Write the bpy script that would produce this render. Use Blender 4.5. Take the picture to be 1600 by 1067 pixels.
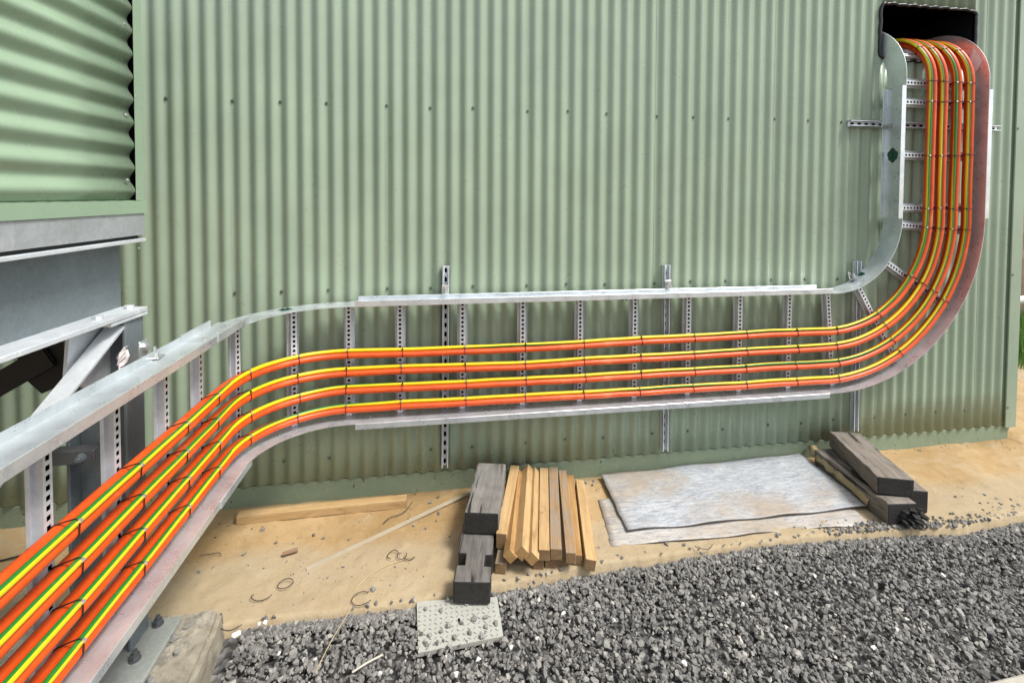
import bpy, bmesh, math, random
import numpy as np
from mathutils import Vector, Matrix, noise
R=math.radians; PI=math.pi
rnd=random.Random(7); rng=np.random.default_rng(11)
sc=bpy.context.scene
for o in list(bpy.data.objects): bpy.data.objects.remove(o)
C=sc.collection

# ---------------------------------------------------------------- camera
cam=bpy.data.cameras.new('camera'); camo=bpy.data.objects.new('camera',cam); C.objects.link(camo)
sc.camera=camo
cam.sensor_fit='HORIZONTAL'; cam.sensor_width=36; cam.lens=36*755/1600
yaw,pitch,roll=0.15920612874,-0.03067727,0.00525905
cam.shift_x=0; cam.shift_y=-(533.5-340.04)/1600
cam.clip_start=.05; cam.clip_end=400
fw=Vector((math.sin(yaw)*math.cos(pitch),math.cos(yaw)*math.cos(pitch),math.sin(pitch)))
rt=Vector((math.cos(yaw),-math.sin(yaw),0)); up=rt.cross(fw)
r2=rt*math.cos(roll)+up*math.sin(roll); u2=-rt*math.sin(roll)+up*math.cos(roll)
M=Matrix((r2,u2,-fw)).transposed().to_4x4(); M.translation=Vector((1.348479,-2.651968,1.592731))
camo.matrix_world=M

# ---------------------------------------------------------------- world, sun, exposure
SUN_DIR=Vector((.78,-.56,1.5)).normalized()      # towards the sun
el=math.asin(SUN_DIR.z); az=math.atan2(SUN_DIR.x,SUN_DIR.y)
w=bpy.data.worlds.new('World'); sc.world=w; w.use_nodes=True
nt=w.node_tree; bg=nt.nodes['Background']
sky=nt.nodes.new('ShaderNodeTexSky'); sky.sky_type='NISHITA'; sky.sun_disc=False
sky.sun_elevation=el; sky.sun_rotation=az; sky.dust_density=3.0; sky.ozone_density=1.0; sky.air_density=1.0
hs=nt.nodes.new('ShaderNodeHueSaturation'); hs.inputs['Saturation'].default_value=.50
nt.links.new(sky.outputs[0],hs.inputs['Color']); nt.links.new(hs.outputs[0],bg.inputs[0])
bg.inputs[1].default_value=.15
sd=bpy.data.lights.new('sun','SUN'); sd.energy=2.15; sd.angle=R(15); sd.color=(1,.97,.92)
so=bpy.data.objects.new('sun',sd); C.objects.link(so); so.rotation_euler=SUN_DIR.to_track_quat('Z','Y').to_euler()
sc.view_settings.view_transform='Standard'; sc.view_settings.look='None'
sc.view_settings.exposure=0.78; sc.view_settings.gamma=1
sc.render.engine='CYCLES'

# ---------------------------------------------------------------- materials
def lin(h):
    v=[int(h[i:i+2],16)/255 for i in (0,2,4)]
    return tuple(x/12.92 if x<=.04045 else ((x+.055)/1.055)**2.4 for x in v)+(1,)
class NT:
    def __init__(s,name):
        s.m=bpy.data.materials.new(name); s.m.use_nodes=True; s.t=s.m.node_tree
        s.b=s.t.nodes['Principled BSDF']; s._c=None
    def n(s,t,**k):
        x=s.t.nodes.new(t)
        for a,b in k.items(): setattr(x,a,b)
        return x
    def l(s,a,b): s.t.links.new(a,b)
    def coord(s,scale=(1,1,1),rot=(0,0,0)):
        tc=s.n('ShaderNodeTexCoord'); mp=s.n('ShaderNodeMapping')
        mp.inputs['Scale'].default_value=scale; mp.inputs['Rotation'].default_value=rot
        s.l(tc.outputs['Object'],mp.inputs[0]); return mp.outputs[0]
    def noise(s,co,scale,detail=6,rough=.6,dist=0):
        x=s.n('ShaderNodeTexNoise'); x.inputs['Scale'].default_value=scale; x.inputs['Detail'].default_value=detail
        x.inputs['Roughness'].default_value=rough; x.inputs['Distortion'].default_value=dist
        if co is not None: s.l(co,x.inputs['Vector'])
        return x.outputs['Fac']
    def ramp(s,f,stops):
        x=s.n('ShaderNodeValToRGB'); e=x.color_ramp.elements
        while len(e)<len(stops): e.new(.5)
        for i,(p,c) in enumerate(stops): e[i].position=p; e[i].color=c if len(c)==4 else (*c,1)
        s.l(f,x.inputs[0]); return x.outputs[0]
    def mix(s,f,a,b,mode='MIX'):
        x=s.n('ShaderNodeMix',data_type='RGBA',blend_type=mode)
        if isinstance(f,(int,float)): x.inputs[0].default_value=f
        else: s.l(f,x.inputs[0])
        for v,i in ((a,6),(b,7)):
            if isinstance(v,tuple): x.inputs[i].default_value=v if len(v)==4 else (*v,1)
            else: s.l(v,x.inputs[i])
        return x.outputs[2]
    def bump(s,h,st=.3,d=.01,prev=None):
        x=s.n('ShaderNodeBump'); x.inputs['Strength'].default_value=st; x.inputs['Distance'].default_value=d
        s.l(h,x.inputs['Height'])
        if prev is not None: s.l(prev,x.inputs['Normal'])
        return x.outputs[0]
    def set(s,color=None,rough=None,metal=None,normal=None,spec=None,coat=None):
        for nm,v in (('Base Color',color),('Roughness',rough),('Metallic',metal),('Normal',normal),('Specular IOR Level',spec),('Coat Weight',coat)):
            if v is None: continue
            if isinstance(v,(int,float)): s.b.inputs[nm].default_value=v
            elif isinstance(v,tuple): s.b.inputs[nm].default_value=v if len(v)==4 else (*v,1)
            else: s.l(v,s.b.inputs[nm])
        return s.m
g4=lambda v:(v,v,v,1)

def m_paint(name,base,rough=.38,dirt=True,under=False):
    t=NT(name); co=t.coord()
    n1=t.noise(co,2.2,5,.6); n2=t.noise(t.coord((6,6,.5)),4,6,.65)
    c=t.mix(t.ramp(n1,[(.3,g4(0)),(.7,g4(1))]),tuple(x*.9 for x in base[:3]),tuple(min(1,x*1.08) for x in base[:3]))
    c=t.mix(t.ramp(n2,[(.5,g4(0)),(.9,g4(.3 if dirt else .12))]),c,(base[0]*1.1,base[1]*1.0,base[2]*.85))
    n3=t.noise(co,60,3,.6)
    c=t.mix(t.ramp(n3,[(.62,g4(0)),(.75,g4(.12))]),c,(base[0]*.5,base[1]*.5,base[2]*.42))
    if dirt:
        # splash-back dust low on the sheet
        tc=t.n('ShaderNodeTexCoord'); sx=t.n('ShaderNodeSeparateXYZ'); t.l(tc.outputs['Object'],sx.inputs[0])
        mr=t.n('ShaderNodeMapRange'); mr.inputs[1].default_value=.55; mr.inputs[2].default_value=.0; mr.inputs[3].default_value=0; mr.inputs[4].default_value=.07
        t.l(sx.outputs[2],mr.inputs[0])
        mm=t.n('ShaderNodeMath',operation='MULTIPLY'); t.l(mr.outputs[0],mm.inputs[0]); t.l(t.noise(co,9,6,.7),mm.inputs[1])
        c=t.mix(mm.outputs[0],c,(.36,.29,.17))
    r=t.ramp(t.noise(co,5,4,.6),[(.3,g4(rough-.05)),(.7,g4(rough+.1))])
    return t.set(c,r,0,t.bump(t.noise(co,180,2,.5),.04,.001),.5)
PAINT=m_paint('green_paint',(.265,.335,.245),.30)
PAINT2=m_paint('green_paint_cabin',(.25,.345,.24),.22,dirt=False)
def m_slabpaint():
    t=NT('painted_concrete'); co=t.coord()
    c=t.mix(t.noise(co,5,8,.7),(.16,.21,.14),(.24,.29,.19))
    c=t.mix(t.ramp(t.noise(co,28,6,.7),[(.58,g4(0)),(.66,g4(.7))]),c,(.30,.28,.19))
    v=t.noise(co,42,2,.5)
    c=t.mix(t.ramp(v,[(.70,g4(0)),(.73,g4(.9))]),c,(.03,.035,.025))
    return t.set(c,.8,0,t.bump(t.noise(co,35,6,.7),.5,.004))
SLABP=m_slabpaint()
def m_galv(name,base=.52,rough=.33,metal=.85,streak=1.0,scale=1.0,tint=(.95,1.01,1.05)):
    t=NT(name); co=t.coord()
    v=t.n('ShaderNodeTexVoronoi'); v.inputs['Scale'].default_value=90; t.l(co,v.inputs['Vector'])
    sp=t.n('ShaderNodeSeparateColor'); t.l(v.outputs['Color'],sp.inputs[0])
    n1=t.noise(co,7*scale,7,.65,.4)
    a=tuple(base*.84*x for x in tint); b=tuple(min(.95,base*1.13*x) for x in tint)
    c=t.mix(t.ramp(n1,[(.32,g4(0)),(.68,g4(1))]),a,b)
    c=t.mix(.06,c,sp.outputs[0],'OVERLAY')
    n2=t.noise(co,24*scale,6,.75,1.2)
    c=t.mix(t.ramp(n2,[(.56,g4(0)),(.68,g4(.55*streak))]),c,tuple(min(.9,base*1.5) for _ in range(3)))
    n4=t.noise(co,55*scale,5,.7,.5)
    c=t.mix(t.ramp(n4,[(.66,g4(0)),(.74,g4(.2*streak))]),c,tuple(base*.4 for _ in range(3)))
    r=t.ramp(t.noise(co,14,6,.7),[(.3,g4(rough-.08)),(.72,g4(rough+.2))])
    return t.set(c,r,metal,t.bump(n1,.05,.002))
GALV=m_galv('galvanised_rail',.70,.28,.68,.35)
GALVR=m_galv('galvanised_rung',.68,.45,.35,.4)
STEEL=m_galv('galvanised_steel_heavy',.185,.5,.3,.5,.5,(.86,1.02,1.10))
STEELL=m_galv('galvanised_steel_light',.58,.5,.35,1.,.5)
DSTEEL=m_galv('dull_dark_steel',.12,.55,.5,.3,.6,(.98,1,1.06))
def simple(name,c,rough=.5,metal=0,bs=0,bsc=80,spec=.5,var=.25,vs=20):
    t=NT(name); co=t.coord()
    col=t.mix(t.noise(co,vs,5,.65),tuple(x*(1-var) for x in c[:3]),tuple(min(1,x*(1+var)) for x in c[:3]))
    return t.set(col,rough,metal,t.bump(t.noise(co,bsc,4,.6),bs,.003) if bs else None,spec)
SHADEST=simple('shade_black_steel',(.012,.012,.014),.6)  # near-black puts the shade under the cabin into the steel colour
BLACK=simple('black_rubber',(.008,.009,.010),.35)
VOID=simple('dark_inside',(.0015,.0015,.0016),1.0,spec=0)  # near-black that holds the shade inside rung holes and slots
TIE=simple('black_tie',(.012,.01,.012),.4)
TIEH=simple('tie_buckle',(.75,.73,.7),.3,.7)
BOLT=simple('bolt_zinc',(.55,.56,.55),.35,.8)
GDAB=simple('green_touch_up',(.01,.06,.035),.4,bs=.4)
SCRW=simple('screw_green',(.13,.17,.12),.35,.3)
WRAPM=simple('torn_wrap',(.50,.45,.44),.5,bs=.4)
WHITE=simple('white_stone',(.66,.64,.60),.6,bs=.4,var=.1)
WIRE=simple('black_wire',(.02,.02,.022),.4)
TAPE=simple('silver_tape',(.80,.74,.74),.5,.0,bs=.2)
def m_orange():
    t=NT('orange_cable'); co=t.coord()
    n=t.noise(co,11,6,.7); c=t.mix(t.ramp(n,[(.3,g4(0)),(.7,g4(1))]),(.56,.057,.005),(.72,.095,.010))
    c=t.mix(t.ramp(t.noise(co,35,6,.75,1.5),[(.62,g4(0)),(.72,g4(.55))]),c,(.45,.05,.012))
    c=t.mix(t.ramp(t.noise(co,5,5,.7),[(.58,g4(0)),(.75,g4(.35))]),c,(.85,.34,.17))
    r=t.ramp(t.noise(co,9,5,.7),[(.3,g4(.3)),(.7,g4(.5))])
    return t.set(c,r,0,t.bump(t.noise(co,55,4,.6),.12,.002),.5)
ORANGE=m_orange()
def m_earth():
    t=NT('green_yellow_cable'); uv=t.n('ShaderNodeUVMap'); uv.uv_map='uv'
    s=t.n('ShaderNodeSeparateXYZ'); t.l(uv.outputs[0],s.inputs[0])
    f=t.n('ShaderNodeMath',operation='FRACT'); t.l(s.outputs[0],f.inputs[0])
    g=t.n('ShaderNodeMath',operation='GREATER_THAN'); t.l(f.outputs[0],g.inputs[0]); g.inputs[1].default_value=.5
    c=t.mix(g.outputs[0],(.74,.55,.008),(.018,.17,.022))
    co=t.coord(); c=t.mix(t.ramp(t.noise(co,20,5,.7),[(.55,g4(0)),(.75,g4(.35))]),c,(.35,.27,.08))
    return t.set(c,.33,0)
EARTH=m_earth()
def m_wood(name,a,b,dark,grey=0,bumpst=.4,crack=0):
    t=NT(name); tc=t.n('ShaderNodeTexCoord'); oi=t.n('ShaderNodeObjectInfo')
    # UV runs along the stick: x length, y/z across -> attribute written by the stick builder
    at=t.n('ShaderNodeAttribute'); at.attribute_name='grain'
    mp=t.n('ShaderNodeMapping'); mp.inputs['Scale'].default_value=(2.2,45,45); t.l(at.outputs['Vector'],mp.inputs[0])
    n=t.noise(mp.outputs[0],1.2,7,.65,1.0)
    mp2=t.n('ShaderNodeMapping'); mp2.inputs['Scale'].default_value=(3,9,9); t.l(at.outputs['Vector'],mp2.inputs[0])
    n2=t.noise(mp2.outputs[0],1.6,6,.65,.6)
    c=t.mix(t.ramp(n,[(.3,g4(0)),(.7,g4(1))]),a,b)
    c=t.mix(t.ramp(n2,[(.5,g4(0)),(.72,g4(.75))]),c,dark)
    if grey: c=t.mix(t.ramp(t.noise(mp2.outputs[0],3.1,5,.6,.3),[(.42,g4(0)),(.62,g4(grey))]),c,(.22,.21,.19))
    if crack:
        mp3=t.n('ShaderNodeMapping'); mp3.inputs['Scale'].default_value=(1.3,22,22); t.l(at.outputs['Vector'],mp3.inputs[0])
        k=t.ramp(t.noise(mp3.outputs[0],1.0,3,.5,.8),[(.36,g4(1)),(.40,g4(0))])
        c=t.mix(k,c,(.012,.011,.010))
    return t.set(c,.75,0,t.bump(n,bumpst,.003))
PINE=m_wood('pine',(.28,.145,.045),(.43,.27,.105),(.18,.085,.03))
PINEB=m_wood('pine_pale',(.37,.225,.09),(.50,.35,.175),(.22,.12,.045))
PINEG=m_wood('pine_weathered',(.25,.15,.07),(.36,.245,.13),(.11,.085,.06),.65)
PINED=m_wood('pine_endgrain',(.17,.10,.045),(.27,.17,.08),(.10,.06,.03))
SLPTOP=m_wood('sleeper_grey',(.10,.094,.083),(.215,.205,.185),(.045,.042,.038),.4,.9,1)
SLPDK=m_wood('sleeper_charred',(.055,.05,.045),(.13,.12,.11),(.02,.018,.017),.35,.9,1)
SLPEND=m_wood('sleeper_sawn_black',(.010,.010,.009),(.028,.026,.022),(.008,.008,.008),0,.6)
SLPBR=m_wood('sleeper_brown',(.10,.083,.064),(.24,.205,.165),(.035,.028,.022),.4,.9,1)
def m_sand():
    t=NT('sandy_slab'); co=t.coord()
    n1=t.noise(co,1.6,8,.62,.3); n2=t.noise(co,7,9,.72,.15); n3=t.noise(co,60,6,.7)
    c=t.mix(t.ramp(n1,[(.35,g4(0)),(.65,g4(1))]),(.31,.205,.092),(.43,.30,.155))
    c=t.mix(t.ramp(n2,[(.50,g4(0)),(.72,g4(.8))]),c,(.42,.345,.23))
    c=t.mix(t.ramp(n2,[(.24,g4(.8)),(.42,g4(0))]),c,(.23,.15,.065))
    # pale bare concrete towards the wall on the left and along the broken edge
    tc=t.n('ShaderNodeTexCoord'); sx=t.n('ShaderNodeSeparateXYZ'); t.l(tc.outputs['Object'],sx.inputs[0])
    def band(o,a,b):
        mr=t.n('ShaderNodeMapRange'); mr.inputs[1].default_value=a; mr.inputs[2].default_value=b; t.l(o,mr.inputs[0]); return mr.outputs[0]
    wob=t.n('ShaderNodeMath',operation='MULTIPLY_ADD'); t.l(t.noise(co,3.5,6,.65),wob.inputs[0]); wob.inputs[1].default_value=.35; t.l(sx.outputs[1],wob.inputs[2])
    k1=band(wob.outputs[0],-.02,.14); kx=band(sx.outputs[0],2.3,1.2)
    mu=t.n('ShaderNodeMath',operation='MULTIPLY'); t.l(k1,mu.inputs[0]); t.l(kx,mu.inputs[1])
    mu2=t.n('ShaderNodeMath',operation='MULTIPLY'); t.l(mu.outputs[0],mu2.inputs[0]); mu2.inputs[1].default_value=.75
    c=t.mix(mu2.outputs[0],c,(.24,.205,.145))
    k2=band(wob.outputs[0],-.46,-.56)
    mu3=t.n('ShaderNodeMath',operation='MULTIPLY'); t.l(k2,mu3.inputs[0]); mu3.inputs[1].default_value=.6
    c=t.mix(mu3.outputs[0],c,(.36,.31,.215))
    c=t.mix(t.ramp(n3,[(.56,g4(0)),(.72,g4(.5))]),c,(.20,.14,.075))
    b=t.bump(n2,.5,.014); b=t.bump(n3,.35,.004,b)
    b=t.bump(t.noise(co,22,4,.6,1.5),.4,.006,b)
    return t.set(c,.92,0,b,.2)
SAND=m_sand()
def m_dirt():
    t=NT('dirt'); co=t.coord()
    n1=t.noise(co,.8,8,.65,.5); n3=t.noise(co,14,8,.75)
    c=t.mix(t.ramp(n1,[(.35,g4(0)),(.65,g4(1))]),(.34,.25,.14),(.46,.36,.23))
    c=t.mix(t.ramp(n3,[(.5,g4(0)),(.72,g4(.6))]),c,(.27,.20,.12))
    return t.set(c,.95,0,t.bump(n3,.8,.03),.2)
DIRT=m_dirt()
def m_gravelbase():
    t=NT('gravel_base'); co=t.coord(); v=t.n('ShaderNodeTexVoronoi'); v.inputs['Scale'].default_value=42; t.l(co,v.inputs['Vector'])
    s=t.n('ShaderNodeSeparateColor'); t.l(v.outputs['Color'],s.inputs[0])
    c=t.ramp(s.outputs[0],[(0,(.03,.031,.032)),(.6,(.09,.09,.087)),(1,(.19,.18,.165))])
    return t.set(c,.9,0,t.bump(v.outputs['Distance'],1.,.02))
GBASE=m_gravelbase()
def m_stone(name='basalt_gravel'):
    t=NT(name); at=t.n('ShaderNodeAttribute'); at.attribute_name='shade'; co=t.coord()
    s=t.n('ShaderNodeSeparateColor'); t.l(at.outputs['Color'],s.inputs[0])
    c=t.ramp(s.outputs[0],[(0,(.065,.064,.062)),(.5,(.19,.185,.172)),(.85,(.34,.325,.29)),(.965,(.30,.27,.22)),(1,(.55,.52,.47))])
    n=t.noise(co,130,4,.7); c=t.mix(t.ramp(n,[(.45,g4(0)),(.7,g4(.5))]),c,(.24,.235,.22))
    return t.set(c,.75,0,t.bump(n,.5,.002),.35)
STONE=m_stone()
def m_conc():
    t=NT('rough_concrete'); co=t.coord(); n=t.noise(co,6,8,.7,.6); n2=t.noise(co,45,6,.75)
    c=t.mix(t.ramp(n,[(.35,g4(0)),(.65,g4(1))]),(.22,.195,.145),(.43,.395,.32))
    c=t.mix(t.ramp(t.noise(co,13,7,.75),[(.50,g4(0)),(.64,g4(.85))]),c,(.15,.14,.12))
    c=t.mix(t.ramp(n2,[(.6,g4(0)),(.7,g4(.6))]),c,(.07,.065,.055))
    return t.set(c,.9,0,t.bump(n2,.9,.006,t.bump(n,.3,.006)),.2)
CONC=m_conc()
def m_sheet(name,a,b,tanz):
    t=NT(name); co=t.coord((1,4.5,1)); n=t.noise(co,7,8,.75,1.6); c=t.mix(t.ramp(n,[(.38,g4(0)),(.62,g4(1))]),a,b)
    n2=t.noise(t.coord(),1.7,6,.6,.3); c=t.mix(t.ramp(n2,[(.46,g4(0)),(.62,g4(tanz))]),c,(.36,.275,.175))
    n3=t.noise(t.coord((1,5,1)),15,6,.8,1.6); c=t.mix(t.ramp(n3,[(.50,g4(0)),(.57,g4(.75))]),c,(.21,.23,.26))
    return t.set(c,.55,0,t.bump(n,.5,.006),.4)
SHEET=m_sheet('weathered_foil_board',(.30,.325,.355),(.50,.515,.52),.75)
SHEET2=m_sheet('sandy_board',(.40,.37,.32),(.52,.50,.47),.65)
SHEDGE=simple('board_edge',(.10,.09,.075),.8)
CURL=simple('brown_curled_foil',(.36,.28,.15),.5,bs=.6,var=.45,vs=14)
CHECK=simple('painted_checker_plate',(.37,.375,.33),.55,bs=.2,var=.14,vs=9)
TREAD=simple('worn_tread',(.16,.17,.16),.45,.2,var=.2)
GRASS=simple('grass_blades',(.10,.22,.03),.6,var=.4,vs=3)
BANKM=simple('bank_earth',(.13,.09,.06),.95,bs=.9,bsc=14,var=.55,vs=9)
ROOF=simple('roof_sheet',(.3,.33,.3),.4,.3)

# ---------------------------------------------------------------- helpers
WO={}
def mesh_from(name,verts,faces,mat,smooth=False,mats=None,mi=None):
    me=bpy.data.meshes.new(name); me.from_pydata([tuple(v) for v in verts],[],[tuple(f) for f in faces]); me.update()
    for m in (mats or [mat]): me.materials.append(m)
    if mi is not None: me.polygons.foreach_set('material_index',mi)
    if smooth: me.polygons.foreach_set('use_smooth',[True]*len(me.polygons))
    return me
def tagp(o,label=None,cat=None,group=None,kind=None):
    for k,v in (('label',label),('category',cat),('group',group),('kind',kind)):
        if v: o[k]=v
    return o
def obj(name,me,parent=None,origin=None):
    """mesh given in world coordinates; origin moved to the base or to the parent's origin"""
    o=bpy.data.objects.new(name,me); C.objects.link(o)
    if parent is not None: org=WO[parent.name]; o.parent=parent
    elif origin is not None: org=Vector(origin)
    else:
        co=np.empty(len(me.vertices)*3); me.vertices.foreach_get('co',co); co=co.reshape(-1,3)
        a,b=co.min(0),co.max(0); org=Vector(((a[0]+b[0])/2,(a[1]+b[1])/2,a[2]))
    if org.length>0: me.transform(Matrix.Translation(-org))
    if parent is None: o.location=org
    WO[o.name]=org; return o
def empty(name,loc,label,cat,group=None):
    o=bpy.data.objects.new(name,None); C.objects.link(o); o.location=loc; o.empty_display_size=.1
    WO[o.name]=Vector(loc); tagp(o,label,cat,group); return o
class MB:
    def __init__(s): s.v=[]; s.f=[]
    def add(s,v,f):
        k=len(s.v); s.v+= [tuple(x) for x in v]; s.f+=[tuple(i+k for i in q) for q in f]; return s
    def box(s,a,b,M=None):
        x0,y0,z0=a; x1,y1,z1=b
        v=[Vector(p) for p in ((x0,y0,z0),(x1,y0,z0),(x1,y1,z0),(x0,y1,z0),(x0,y0,z1),(x1,y0,z1),(x1,y1,z1),(x0,y1,z1))]
        if M is not None: v=[M@p for p in v]
        return s.add(v,[(0,3,2,1),(4,5,6,7),(0,1,5,4),(1,2,6,5),(2,3,7,6),(3,0,4,7)])
    def bar(s,a,b,wd,h,roll=0,upv=(0,0,1)):
        a,b=Vector(a),Vector(b); t=(b-a).normalized(); u=Vector(upv); sd_=t.cross(u).normalized(); u=sd_.cross(t)
        if roll: q=Matrix.Rotation(roll,3,t); sd_=q@sd_; u=q@u
        v=[]
        for p in (a,b):
            for i,j in ((-1,-1),(1,-1),(1,1),(-1,1)): v.append(p+sd_*wd/2*i+u*h/2*j)
        return s.add(v,[(0,1,2,3),(7,6,5,4),(0,4,5,1),(1,5,6,2),(2,6,7,3),(3,7,4,0)])
    def prism(s,pts,vec):
        n=len(pts); vec=Vector(vec); v=[Vector(p) for p in pts]+[Vector(p)+vec for p in pts]
        return s.add(v,[tuple(range(n))[::-1],tuple(range(n,2*n))]+[(i,(i+1)%n,(i+1)%n+n,i+n) for i in range(n)])
    def hexb(s,c,axis,r,h,n=6):
        c=Vector(c); ax=Vector(axis).normalized(); a=ax.orthogonal().normalized(); b=ax.cross(a)
        pts=[c+(a*math.cos(2*PI*i/n)+b*math.sin(2*PI*i/n))*r for i in range(n)]
        return s.prism(pts,ax*h)
    def mesh(s,name,mat,smooth=False):
        me=mesh_from(name,s.v,s.f,mat,smooth); bm=bmesh.new(); bm.from_mesh(me); bmesh.ops.recalc_face_normals(bm,faces=bm.faces); bm.to_mesh(me); bm.free(); return me
def tube(path,rad,n=10,caps=True,closed=False):
    P=[Vector(p) for p in path]; v=[];f=[]; N=len(P)
    T=[]
    for i in range(N):
        a=P[(i-1)%N] if closed else P[max(i-1,0)]; b=P[(i+1)%N] if closed else P[min(i+1,N-1)]; T.append((b-a).normalized())
    u=T[0].orthogonal().normalized()
    for i in range(N):
        u=(u-T[i]*u.dot(T[i])).normalized(); w_=T[i].cross(u); r=rad[i] if hasattr(rad,'__len__') else rad
        for k in range(n): v.append(P[i]+(u*math.cos(2*PI*k/n)+w_*math.sin(2*PI*k/n))*r)
    for i in range(N if closed else N-1):
        j=(i+1)%N
        for k in range(n): f.append((i*n+k,i*n+(k+1)%n,j*n+(k+1)%n,j*n+k))
    if caps and not closed: f.append(tuple(range(n))[::-1]); f.append(tuple(range((N-1)*n,N*n)))
    return v,f
def bevel(o,wd=.003,seg=2,ang=40):
    m=o.modifiers.new('bevel','BEVEL'); m.width=wd; m.segments=seg; m.limit_method='ANGLE'; m.angle_limit=R(ang); m.harden_normals=False
    return o

# ================================================================ SETTING
# broad ground sheet reaching the horizon, with the yard level below the slab
me=mesh_from('ground',[(-150,-150,-.075),(150,-150,-.075),(150,150,-.075),(-150,150,-.075)],[(0,1,2,3)],DIRT)
tagp(obj('ground',me,origin=(0,0,-.075)),kind='structure')

def slab_edge(x):
    xs=[-6,.3,.58,1.28,1.6,2.05,2.74,3.2,3.64,3.9,4.3,5.2,12]; ys=[-.75,-.74,-.735,-.735,-.70,-.655,-.635,-.645,-.66,-.69,-.66,-.64,-.6]
    return float(np.interp(x,xs,ys))+.010*noise.noise(Vector((x*9,2,0)))+.006*noise.noise(Vector((x*31,5,0)))
# sandy slab: gridded top with slight relief and a broken front edge
def sandz(x,y):
    z=.0035*max(0,noise.noise(Vector((x*17,y*17,12)))-.05)*2+.006*noise.noise(Vector((x*2.1,y*2.1,1)))+.003*noise.noise(Vector((x*9,y*9,4)))
    k=min(max((x-3.9)/.8,0),1); z+=k*(.012*noise.noise(Vector((x*4,y*4,7)))+.010)
    return z
V=[];F=[]; nx,ny=760,72; x0,x1=-2.5,6.6
for i in range(nx+1):
    x=x0+(x1-x0)*i/nx; ye=slab_edge(x)
    for j in range(ny+1):
        y=ye+(.06-ye)*j/ny if x<5.2 else ye+(1.4-ye)*j/ny
        V.append((x,y,sandz(x,y)-(.012 if j==0 else 0)))
    V.append((x,ye-.012,-.08))
st=ny+2
for i in range(nx):
    for j in range(ny): a=i*st+j; F.append((a,a+st,a+st+1,a+1))
    a=i*st; F.append((a+ny+1,a+st+ny+1,a+st,a))
me=mesh_from('sandy_slab',V,F,SAND,True)
tagp(obj('pavement',me),kind='structure')
# gravel bed
me=mesh_from('gravel_bed',[(.35,-6,-.045),(9,-6,-.045),(9,-.55,-.045),(.35,-.55,-.045)],[(0,1,2,3)],GBASE)
tagp(obj('gravel_bed',me),kind='structure')
me=mesh_from('left_ground',[(-8,-8,-.05),(.36,-8,-.05),(.36,-.6,-.05),(-8,-.6,-.05)],[(0,1,2,3)],SAND)
tagp(obj('yard_ground',me),kind='structure')

# angular stones
def hull_stone(seed,flat=.7):
    r=random.Random(seed); bm=bmesh.new()
    for _ in range(13):
        d=Vector((r.gauss(0,1),r.gauss(0,1),r.gauss(0,1))).normalized()*r.uniform(.8,1.05)
        bm.verts.new((d.x*r.uniform(.85,1.1),d.y*.78,d.z*flat*.75))
    res=bmesh.ops.convex_hull(bm,input=bm.verts)
    bmesh.ops.delete(bm,geom=[e for e in res['geom_interior'] if isinstance(e,bmesh.types.BMVert)],context='VERTS')
    bm.verts.ensure_lookup_table(); bm.verts.index_update()
    v=np.array([tuple(x.co) for x in bm.verts]); f=np.array([[q.index for q in fc.verts] for fc in bm.faces if len(fc.verts)==3]); bm.free()
    return v,f
PROTO=[hull_stone(100+i,.6+.4*(i%3)/2) for i in range(26)]
def rotmats(n):
    q=rng.normal(size=(n,4)); q[:,1:3]*=.35; q/=np.linalg.norm(q,axis=1)[:,None]; a,b,c,d=q.T
    return np.stack([1-2*(c*c+d*d),2*(b*c-a*d),2*(b*d+a*c),2*(b*c+a*d),1-2*(b*b+d*d),2*(c*d-a*b),2*(b*d-a*c),2*(c*d+a*b),1-2*(b*b+c*c)],1).reshape(n,3,3)
def stones_mesh(name,pos,size,shade,mat):
    n=len(pos); rm=rotmats(n); which=rng.integers(0,len(PROTO),n); Vs=[];Fs=[];Sh=[];off=0
    for k,(pv,pf) in enumerate(PROTO):
        ix=np.where(which==k)[0]
        if not len(ix): continue
        v=np.einsum('nij,vj->nvi',rm[ix],pv)*size[ix][:,None,None]+pos[ix][:,None,:]
        m=len(pv); Vs.append(v.reshape(-1,3)); Fs.append((pf[None]+ (np.arange(len(ix))*m)[:,None,None]).reshape(-1,3)+off); Sh.append(np.repeat(shade[ix],m)); off+=m*len(ix)
    V=np.concatenate(Vs);F=np.concatenate(Fs);S=np.concatenate(Sh)
    me=bpy.data.meshes.new(name); me.vertices.add(len(V)); me.vertices.foreach_set('co',V.ravel()); me.loops.add(F.size); me.loops.foreach_set('vertex_index',F.ravel().astype(np.int32))
    me.polygons.add(len(F)); me.polygons.foreach_set('loop_start',np.arange(0,F.size,3,dtype=np.int32)); me.update(calc_edges=True)
    me.polygons.foreach_set('use_smooth',np.zeros(len(F),bool))
    ca=me.color_attributes.new('shade','FLOAT_COLOR','POINT'); ca.data.foreach_set('color',np.stack([S,S,S,np.ones_like(S)],1).ravel())
    me.materials.append(mat); me.validate(); return me
N=46000
px=rng.uniform(.5,5.6,N); py=-.60-rng.uniform(0,1,N)**1.15*1.45
ed=np.array([slab_edge(x) for x in px]); py=np.where(py>ed-.0,ed-rng.uniform(0,.05,N),py)
keep=~((py<-1.395+.044*(px-2.4))&(px>2.4)&(py>-1.57+.044*(px-2.4)))&~((px<.64)&(py>-1.6)) & ~((px>1.30)&(px<1.585)&(py>-.91)&(py<-.70))
px,py=px[keep],py[keep]; ed=ed[keep]; n=len(px)
near=np.clip((ed-py)/.12,0,1)
pz=-.038+near*rng.uniform(0.010,.024,n)+rng.uniform(0,.007,n)+.008*np.sin(px*3.1+py*2)
size=rng.gamma(7,.0102/7,n).clip(.004,.021)
shade=(rng.beta(2.2,2.6,n)*.9); shade[rng.random(n)<.006]=1.0
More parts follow.
